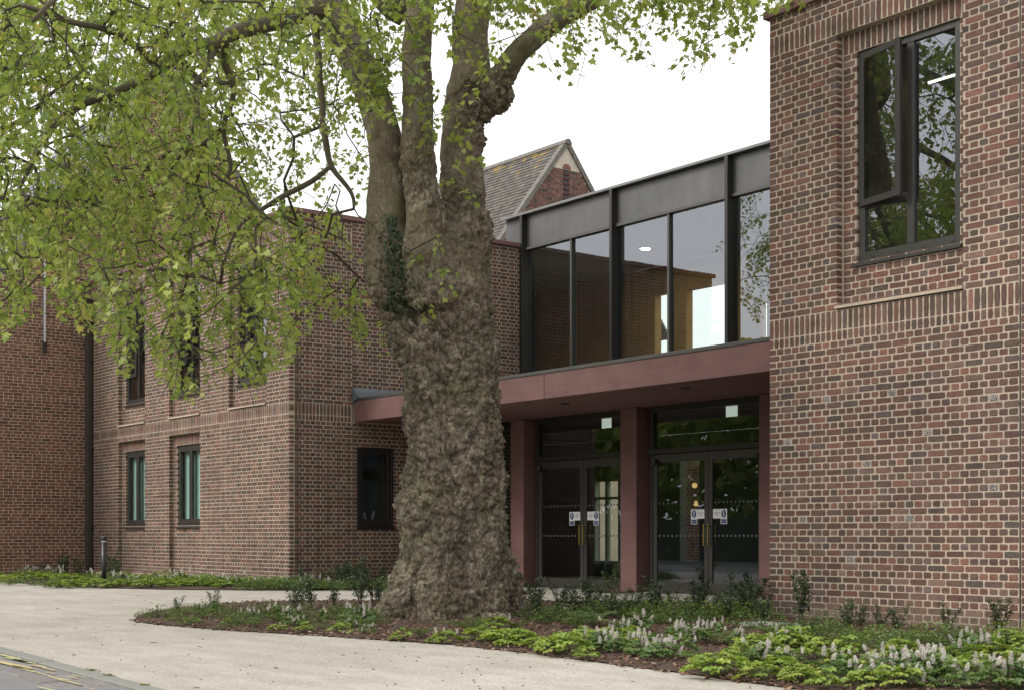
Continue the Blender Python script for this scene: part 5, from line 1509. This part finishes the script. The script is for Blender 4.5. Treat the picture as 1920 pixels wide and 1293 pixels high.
# trees along the far side of the road, out of the picture and mirrored in the glass
for k in range(9):
    x = -24 - k * 6.6; y = -12 + 1.8 * math.sin(k * 2.1); h = 11 + 1.6 * math.sin(k * 1.7); r = 5.2
    t = thing('road_tree', (x, y, 0), 'leafy tree across the road, ' + ('nearest', 'second', 'third', 'fourth', 'fifth', 'sixth', 'seventh', 'eighth', 'farthest')[k] + ' of its row', 'tree', 'trees across the road')
    mb = MB(); mb.tube([(x, y, -.1), (x + .2, y, h * .3), (x, y + .2, h * .6), (x, y, h * .85)], [.3, .24, .17, .05], 9); mb.build('trunk', M['twig'], t, True)
    n = 3000; th = rs.uniform(0, 2 * np.pi, n); ph = rs.uniform(-1, 1, n); rad_ = rs.random(n) ** .4 * r
    P = np.stack([x + rad_ * np.sqrt(1 - ph ** 2) * np.cos(th), y + rad_ * np.sqrt(1 - ph ** 2) * np.sin(th), h * .54 + ph * rad_ * (h * .50 / r)], 1)
    P = P[P[:, 2] > 0.9]
    P += rs.normal(0, .3, P.shape); n = len(P)
    u = rs.normal(0, 1, (n, 3)); u /= np.linalg.norm(u, axis=1)[:, None]; v = np.cross(u, rs.normal(0, 1, (n, 3))); v /= np.linalg.norm(v, axis=1)[:, None]
    s = rs.uniform(.2, .42, n)[:, None]
    V = np.stack([P - u * s, P + v * s * .7, P + u * s, P - v * s * .7], 1).reshape(-1, 3)
    F = np.concatenate([np.stack([np.arange(n) * 4, np.arange(n) * 4 + 1, np.arange(n) * 4 + 2], 1), np.stack([np.arange(n) * 4, np.arange(n) * 4 + 2, np.arange(n) * 4 + 3], 1)])
    np_mesh('crown', V, F, M['leaf'], t, np.repeat(GREEN[rs.choice(6, n)] * rs.uniform(.8, 1.2, (n, 1)), 4, 0))
mb = MB(); mb.box(-90, -20, -8.7, -8.55, -.1, 1.7); o = mb.build('boundary_fence', M['black']); tag(o, 'dark boundary fence along the far side of the road', 'fence')

# ---------------------------------------------------------------- planting
PR = random.Random(77)
def leaf_quad(mb, p, d, n, L, W, col, fold=0.25):
    """pointed leaf folded along its midrib"""
    d = d.normalized(); s = d.cross(n); s = s.normalized() if s.length > 1e-6 else d.orthogonal().normalized(); n = s.cross(d)
    m = p + d * L * .5
    vs = [p, m + s * W * .5 + n * fold * W, p + d * L, m - s * W * .5 + n * fold * W, m]
    mb.add([tuple(v) for v in vs], [(0, 4, 1), (4, 2, 1), (0, 3, 4), (4, 3, 2)], col)
def lobed(mb, p, d, n, r, col):
    """five-lobed soft leaf, dished a little"""
    d = d.normalized(); s = d.cross(n); s = s.normalized() if s.length > 1e-6 else d.orthogonal().normalized(); n = s.cross(d)
    prof = [(-150, .62), (-118, .92), (-88, .70), (-52, 1.0), (-26, .74), (0, 1.1), (26, .74), (52, 1.0), (88, .70), (118, .92), (150, .62), (180, .18)]
    c = p + d * r * .25 + n * 0
    vs = [c - n * r * .14]
    for a, q in prof:
        a = R(a); vs.append(c + (d * math.cos(a) + s * math.sin(a)) * r * q + n * (r * .10 * (1 if q < .8 else -1.3)))
    k = len(prof)
    mb.add([tuple(v) for v in vs], [(0, i + 1, (i + 1) % k + 1) for i in range(k)], col)
def jitter(c, rnd, a=.2): 
    g = rnd.uniform(1 - a, 1 + a); return tuple(x * g for x in c)
def rv(rnd, up=0.0):
    a = rnd.uniform(0, 6.283); return Vector((math.cos(a), math.sin(a), up))
O0 = (0, 0, 0)
def make_shrub(rnd, h, dark):
    root = thing('evergreen_shrub', O0, None, 'shrub')
    st = MB(); lf = MB(); ns = rnd.randint(4, 6)
    for k in range(ns):
        a = rnd.uniform(0, 6.28); lean = rnd.uniform(.08, .55); hh = h * (1 if k == 0 else rnd.uniform(.55, .95))
        pts = [Vector((0.02 * math.cos(a), 0.02 * math.sin(a), 0))]
        for j in range(1, 5):
            t = j / 4; pts.append(Vector((math.cos(a) * lean * hh * t + rnd.gauss(0, .008), math.sin(a) * lean * hh * t + rnd.gauss(0, .008), hh * t)))
        st.tube(pts, [.006, .005, .004, .003, .002], 4, caps=False)
        n = int(hh * 260)
        for i in range(n):
            t = rnd.uniform(.12, 1.0) ** .8 * 4; j = min(int(t), 3); p = pts[j].lerp(pts[j + 1], t - j)
            if rnd.random() < .7: p = p + rv(rnd, .3) * rnd.uniform(.015, .085) * (1.1 - .6 * t / 4)
            d = rv(rnd, rnd.uniform(.1, 1.0)); c = jitter((0.056, 0.084, 0.042) if dark else (0.06, 0.10, 0.028), rnd, .35)
            if rnd.random() < .12: c = (0.09, 0.14, 0.04)
            leaf_quad(lf, p, d, Vector((rnd.gauss(0, .4), rnd.gauss(0, .4), 1)), rnd.uniform(.028, .050), rnd.uniform(.014, .022), c)
    st.build('stem', M['twig'], root)['kind'] = 'stuff'; lf.build('foliage', M['holly'], root)['kind'] = 'stuff'
    return root
def make_cover(rnd, r, h, col, flowers=0):
    root = thing('ground_cover_plant', O0, None, 'plant')
    lf = MB()
    for i in range(230):
        a = rnd.uniform(0, 6.28); q = r * math.sqrt(rnd.random()); z = h * (1 - (q / r) ** 2) * rnd.uniform(.25, 1.1) + .012
        p = Vector((q * math.cos(a), q * math.sin(a), z)); d = Vector((math.cos(a), math.sin(a), 0)) * .6 + rv(rnd, rnd.uniform(-.1, .6))
        leaf_quad(lf, p, d, Vector((rnd.gauss(0, .35), rnd.gauss(0, .35), 1)), rnd.uniform(.022, .045), rnd.uniform(.014, .026), jitter(col, rnd, .3))
    lf.build('foliage', M['herb'], root)['kind'] = 'stuff'
    st = MB()
    for i in range(26):
        a = rnd.uniform(0, 6.28); q = r * math.sqrt(rnd.random()) * .8
        st.tube([(q * .3 * math.cos(a), q * .3 * math.sin(a), 0), (q * math.cos(a), q * math.sin(a), h * (1 - (q / r) ** 2))], [.0025, .0015], 3, caps=False)
    st.build('stem', M['stem'], root)['kind'] = 'stuff'
    for i in range(flowers):
        a = rnd.uniform(0, 6.28); q = r * math.sqrt(rnd.random()); p = Vector((q * math.cos(a), q * math.sin(a), h * 1.15 * (1 - (q / r) ** 2) + .03))
        fb = MB()
        for k in range(5):
            d = Vector((math.cos(k * 1.257), math.sin(k * 1.257), .3)); leaf_quad(fb, p, d, Vector((0, 0, 1)), .014, .010, (.75, .75, .75), 0)
        fb.build('flower', M['petal'], root)
    return root
LIME = [(0.25, 0.33, 0.06), (0.21, 0.30, 0.06), (0.29, 0.345, 0.07)]
MIDG = [(0.12, 0.19, 0.055), (0.10, 0.17, 0.055), (0.15, 0.215, 0.065)]
def make_foam(rnd, r, cols, spikes, name='foamflower'):
    root = thing(name, O0, None, 'plant')
    lf = MB(); st = MB()
    for i in range(int(34 * (r / .16) ** 1.4)):
        a = rnd.uniform(0, 6.28); q = r * math.sqrt(rnd.random()); z = .035 + .11 * (1 - (q / r) ** 2) * rnd.uniform(.6, 1.2)
        p = Vector((q * math.cos(a), q * math.sin(a), z)); d = Vector((math.cos(a), math.sin(a), -.15)) + rv(rnd, 0) * .4
        st.tube([(q * .15 * math.cos(a), q * .15 * math.sin(a), 0), tuple(p)], [.002, .0015], 3, caps=False)
        lobed(lf, p, d, Vector((rnd.gauss(0, .30) + .25 * math.cos(a), rnd.gauss(0, .30) + .25 * math.sin(a), 1)), rnd.uniform(.028, .058), jitter(rnd.choice(cols), rnd, .22))
    lf.build('foliage', M['herb'], root)['kind'] = 'stuff'; st.build('stem', M['stem'], root)['kind'] = 'stuff'
    for i in range(spikes):
        a = rnd.uniform(0, 6.28); q = r * .85 * math.sqrt(rnd.random()); b = Vector((q * math.cos(a), q * math.sin(a), 0)); hh = rnd.uniform(.13, .21)
        ln = rnd.uniform(.045, .085); tip = b + Vector((rnd.gauss(0, .032), rnd.gauss(0, .032), hh))
        f = MB(); f.tube([b + Vector((0, 0, .03)), tip], [.002, .0012], 3, caps=False, col=(.12, .13, .06))
        pk = rnd.uniform(0, .12)
        n = 44
        for k in range(n):
            t = k / n; ax = tip.lerp(tip - (tip - b).normalized() * ln, t); rr_ = 0.005 + .0125 * math.sin(min(1, t * 1.5 + .12) * math.pi * .5)
            an = k * 2.4; d = Vector((math.cos(an), math.sin(an), .45))
            leaf_quad(f, ax + d * rr_ * .25, d, Vector((0, 0, 1)), rr_ * .95, .008, (.84, .81 - pk * .5, .78 - pk * .5), .3)
        f.build('flower_spike', M['petal'], root)
    return root
def make_fern(rnd, L):
    root = thing('fern', O0, None, 'fern')
    for k in range(9):
        a = k * .698 + rnd.uniform(-.25, .25); ln = L * rnd.uniform(.7, 1.1); f = MB(); pts = []
        for j in range(9):
            t = j / 8; pts.append(Vector((math.cos(a) * ln * t * .75, math.sin(a) * ln * t * .75, ln * (.85 * t - .55 * t * t) + .01)))
        f.tube(pts, [.002] * 9, 3, caps=False, col=(.09, .13, .03))
        for j in range(1, 9):
            for h in (0, .5):
                t = min(j + h, 8); jj = min(int(t), 7); p = pts[jj].lerp(pts[jj + 1], t - jj); ax = (pts[jj + 1] - pts[jj]).normalized()
                sd = ax.cross(Vector((0, 0, 1))).normalized(); w = ln * .26 * math.sin(math.pi * (.12 + .86 * t / 8.2))
                for s in (-1, 1): leaf_quad(f, p, sd * s + ax * .35, Vector((0, 0, 1)), max(w, .01), .018, jitter((.12, .185, .04), rnd, .15), .1)
        f.build('frond', M['herb'], root)
    return root
protos = {
 'shrub': [make_shrub(PR, h, True) for h in (.42, .36, .48)], 'shrublight': [make_shrub(PR, .46, False)],
 'cover': [make_cover(PR, .24, .15, c, f) for c, f in (((.115, .175, .045), 0), ((.10, .155, .048), 5), ((.155, .225, .05), 0))],
 'lime': [make_foam(PR, .16, LIME, 0), make_foam(PR, .19, LIME, 0), make_foam(PR, .14, LIME, 0)],
 'limeflower': [make_foam(PR, .17, LIME, 5)],
 'flower': [make_foam(PR, .15, MIDG, 7), make_foam(PR, .18, MIDG, 10), make_foam(PR, .13, MIDG, 5)],
 'fern': [make_fern(PR, .30), make_fern(PR, .36)],
}
fresh = {id(o) for l in protos.values() for o in l}
KIDS = {id(o): list(o.children) for l in protos.values() for o in l}
DESC = {'shrub': 'dark evergreen', 'shrublight': 'light green young shrub', 'cover': 'low ground-cover plant', 'lime': 'lime-green leafy foamflower',
        'limeflower': 'lime-green foamflower with a few white spikes', 'flower': 'white-flowering foamflower', 'fern': 'bright green fern'}
LAID = {}
GRP = {'shrub': 'evergreen shrubs', 'shrublight': 'young shrubs', 'cover': 'ground-cover plants', 'lime': 'lime-green foamflowers', 'limeflower': 'lime-green foamflowers', 'flower': 'foamflowers in bloom', 'fern': 'ferns'}
def zone(px, py, x, y):
    if py < 1106 and px < 740:
        if px < 150: return 'below the old brick hall'
        if px < 215: return 'beside the black bollard'
        if px < 540: return 'under the wing windows' + (' nearer the bollard' if px < 370 else ' nearer the corner') + ''
        return 'by the return wall'
    if px < 1200 and py < 1128: return 'in the mulch pocket by the doors'
    if px < 430: return 'near the tree bed tip'
    if px < 725: return 'in the bed left of the trunk' + (' towards its tip' if px < 560 else ' nearby') + ''
    if px < 975: return 'at the foot of the plane tree'
    if px < 1120: return 'in the bed right of the trunk' if py < 1180 else 'on the path edge right of the trunk'
    if px < 1330: return 'before the left doors' if py < 1185 else 'in mid bed among the mulch'
    if px < 1445: return 'before the right doors' if py < 1185 else 'on the path edge before the brick corner'
    if py < 1202: return 'against the near brick wall' + (' by its corner' if px < 1660 else ' farther right') + ''
    if px < 1640: return 'in the right foreground'
    return 'in the lower right corner' + (' front' if py > 1250 else ' behind') + ''
def plant(kind, px, py, s=1.0):
    x, y, _ = on_ground(px, py, 0.015)
    if kind == 'shrub': x += PR.gauss(0, .10); y += PR.gauss(0, .16) if y < 12 or x < -11.3 else -abs(PR.gauss(0, .12))
    d0 = 1.0
    while x * d0 < -22.98 and y * d0 > 12.46 and d0 > .8: d0 -= .003       # keep clear of the wing's walls
    x *= d0; y *= d0
    src = PR.choice(protos[kind])
    if id(src) in fresh: o = src; fresh.discard(id(src))
    else:
        o = src.copy(); COL.objects.link(o)
        for ch in KIDS[id(src)]:
            c = ch.copy(); COL.objects.link(c); c.parent = o
    o.location = (x, y, 0.012 + gz(y)); o.rotation_euler = (PR.gauss(0, .05), PR.gauss(0, .05), PR.uniform(0, 6.28)); k = s * PR.uniform(.8, 1.22) * (1.05 if kind == 'shrub' else 1.0); o.scale = (k, k, k * PR.uniform(.92, 1.08))
    zn = zone(px, py, x, y)
    o['group'] = GRP[kind] + ' ' + zn; LAID.setdefault((kind, zn), []).append((px, o))
    return o
def many(kind, lst, s=1.0):
    for p in lst: plant(kind, p[0] + PR.uniform(-2, 2), p[1] + PR.uniform(-1, 1), s * (p[2] if len(p) > 2 else 1))
# tree bed, back row of evergreens right of the trunk
many('shrub', [(983, 1138, .8), (1014, 1139), (1030, 1143, .8), (1076, 1148), (1092, 1145, .9), (1125, 1153), (1172, 1151), (1190, 1149, .9), (1232, 1144), (1250, 1143), (1294, 1146, .9), (1324, 1142, 1.1), (1347, 1149), (1379, 1146, 1.1),
               (1402, 1156, .9), (1418, 1158), (1433, 1160), (1478, 1174, 1.15), (1470, 1168, .9), (1621, 1182), (1634, 1184, .8), (1605, 1186, .7), (1722, 1189), (1735, 1186, .8), (1805, 1196, .85), (1150, 1158, .8), (1215, 1158, .8), (1280, 1160, .7), (1360, 1162, .7)])
many('cover', [(x, PR.uniform(1146, 1168)) for x in range(985, 1440, 19)], 1.2)
many('shrub', [(x, PR.uniform(1140, 1160), PR.uniform(.5, .75)) for x in range(990, 1440, 34)])
many('cover', [(1040, 1160), (1095, 1168), (1215, 1166), (1240, 1170), (1310, 1172), (1450, 1180), (1395, 1178)])
many('fern', [(1078, 1178), (1113, 1174), (1309, 1245, .9), (1344, 1207, .9), (969, 1180, .8), (1163, 1180, .8), (1452, 1196), (1322, 1252, .8), (882, 1187, 1.0), (791, 1194, .9)])
many('lime', [(931, 1200), (950, 1209), (981, 1209), (1016, 1215), (1056, 1225), (1087, 1203), (1103, 1209), (1162, 1207), (1184, 1212), (1347, 1266), (1387, 1229), (1431, 1215), (1456, 1231), (1478, 1215), (1400, 1264, .8), (1428, 1275), (1472, 1262),
              (1494, 1275), (1370, 1238, .8), (1420, 1222), (1477, 1212, .9), (1504, 1203), (1517, 1236), (1504, 1279, .9), (1547, 1290), (1584, 1233), (1621, 1287), (1668, 1237), (1748, 1249), (1785, 1250), (1812, 1269), (1835, 1253), (1895, 1216), (1912, 1223), (1685, 1290),
              (1555, 1222), (1600, 1262, .9), (1690, 1230, .9), (1455, 1250, .8), (1760, 1262, .8), (753, 1197, .75), (890, 1204, .9), (946, 1206, .9), (1061, 1221), (1100, 1235, .7), (1540, 1262, .8), (1868, 1240), (1905, 1255, .9), (1440, 1240, .8)])
many('limeflower', [(834, 1202), (934, 1178, .8)])
many('flower', [(1156, 1192), (1194, 1182), (1186, 1186, .9), (1272, 1191), (1297, 1204), (1285, 1198, .8), (1131, 1216), (1145, 1220, .8), (1212, 1226), (1225, 1230, .8), (1244, 1237), (1284, 1226, .8), (1334, 1191), (1387, 1210), (1425, 1248), (1466, 1211), (1478, 1248, .8),
                (1427, 1247), (1554, 1270), (1628, 1260), (1664, 1267), (1681, 1255), (1711, 1254), (1738, 1270), (1762, 1272), (1778, 1286), (1822, 1230), (1839, 1234), (1718, 1286), (1872, 1277), (1899, 1277), (1882, 1291), (1730, 1242, .8), (1640, 1275, .8), (1600, 1280, .8), (1912, 1290), (1850, 1262, .8)])
many('cover', [(1514, 1186), (1540, 1184), (1567, 1197), (1587, 1210), (1607, 1200), (1634, 1212), (1661, 1203), (1684, 1219), (1708, 1226), (1731, 1209), (1755, 1200), (1785, 1204), (1812, 1208), (1845, 1211), (1869, 1217), (1480, 1190), (1500, 1194), (1550, 1206), (1650, 1196), (1700, 1206), (1890, 1206), (1910, 1212),
               (1610, 1226), (1780, 1228)])
# left of the trunk
many('cover', [(272, 1155, .7), (301, 1158, .8), (345, 1152), (389, 1148), (357, 1172, .7), (436, 1151), (476, 1158), (456, 1170, .8), (428, 1177, .7), (531, 1151), (575, 1158), (611, 1177, .8), (643, 1162), (551, 1170, .8), (674, 1158), (698, 1158), (500, 1150), (410, 1160), (330, 1164, .7), (590, 1168, .8), (630, 1150), (660, 1172, .8), (712, 1168, .7)])
many('fern', [(380, 1156, .7), (520, 1166, .7), (480, 1176, .6), (690, 1176, .7)])
many('shrub', [(555, 1142, .9), (575, 1142), (615, 1138), (625, 1139, .8), (666, 1134), (680, 1136, .9), (698, 1134), (440, 1140, .6), (300, 1150, .5)])
many('flower', [(472, 1163, .8), (524, 1160), (545, 1162, .9), (551, 1172, .7), (611, 1160, .8), (670, 1165, .9), (660, 1176, .6), (686, 1186, .7), (400, 1146, .8), (375, 1148, .7)])
many('lime', [(360, 1166, .6), (430, 1168, .6), (520, 1180, .6), (570, 1184, .6), (640, 1184, .6)])
# pocket by the doors
many('shrublight', [(1150, 1111)]); many('shrub', [(1108, 1117, .6)])
# bed along the wing
many('lime', [(x, PR.uniform(1084, 1092) + max(0, x - 200) * .022) for x in range(4, 540, 15)], 1.2)
many('lime', [(x, PR.uniform(1096, 1101)) for x in range(110, 520, 17)], 1.05)
many('flower', [(50, 1082), (62, 1081), (75, 1080), (88, 1081), (104, 1083), (172, 1088), (188, 1089), (205, 1090), (225, 1092), (300, 1094), (318, 1094), (335, 1093), (355, 1094), (372, 1095), (400, 1096), (440, 1099), (480, 1100), (520, 1101), (566, 1102), (580, 1102.5), (250, 1094), (620, 1103)], 1.25)
many('shrub', [(5, 1078), (100, 1079), (120, 1080), (140, 1081), (170, 1083), (185, 1082), (202, 1083), (212, 1084), (560, 1101.5, .8), (618, 1101, .9), (640, 1101.5), (662, 1101.5), (685, 1101), (700, 1102), (718, 1101), (735, 1101), (600, 1101, .8), (670, 1102.5, .8)])
many('cover', [(x, PR.uniform(1101.5, 1104.5)) for x in range(470, 740, 10)] + [(x, PR.uniform(1090, 1100)) for x in range(20, 540, 34)], 1.15)
NTH = ['leftmost', 'second from left', 'third from left', 'fourth from left', 'fifth from left', 'sixth from left', 'seventh from left', 'eighth from left', 'ninth from left', 'tenth from left', 'eleventh from left', 'twelfth from left']
for (kind, zn), l in LAID.items():
    l.sort(key=lambda q: q[0]); n = len(l)
    for i, (px, o) in enumerate(l):
        if n == 1: o['label'] = DESC[kind] + ' ' + zn
        else:
            w = NTH[min(i, 11)] if i < n / 2 else NTH[min(n - 1 - i, 11)].replace('leftmost', 'rightmost').replace('from left', 'from right')
            o['label'] = DESC[kind] + ', ' + w + ' ' + zn
for l in protos.values():
    for o in l:
        if id(o) in fresh:
            for c in list(o.children): bpy.data.objects.remove(c)
            bpy.data.objects.remove(o)
# weeds in the kerb joint
for k, (px, py) in enumerate(((171, 1261), (205, 1271), (272, 1290))):
    x, y, _ = on_ground(px, py, -0.02)
    t = thing('weed_tuft', (x, y, -0.02), ['small green weed tuft in the kerb joint nearest the left edge', 'small flat weed in the kerb joint between two others', 'yellowish weed tuft in the kerb joint at the picture bottom'][k], 'weed')
    lf = MB()
    for i in range(60):
        a = PR.uniform(0, 6.28); q = PR.uniform(0, .05); p = Vector((q * 1.8 * math.cos(a), q * .7 * math.sin(a), PR.uniform(0, .025)))
        leaf_quad(lf, p, rv(PR, .6), Vector((0, 0, 1)), .022, .012, jitter((.13, .15, .03) if k < 2 else (.2, .16, .04), PR, .3))
    lf.build('foliage', M['herb'], t, origin=O0)['kind'] = 'stuff'
    fl = MB()
    for i in range(3): leaf_quad(fl, Vector((PR.uniform(-.05, .05), PR.uniform(-.02, .02), .03)), rv(PR, .5), Vector((0, 0, 1)), .015, .012, (.4, .33, .06))
    fl.build('seed_head', M['herb'], t, origin=O0)
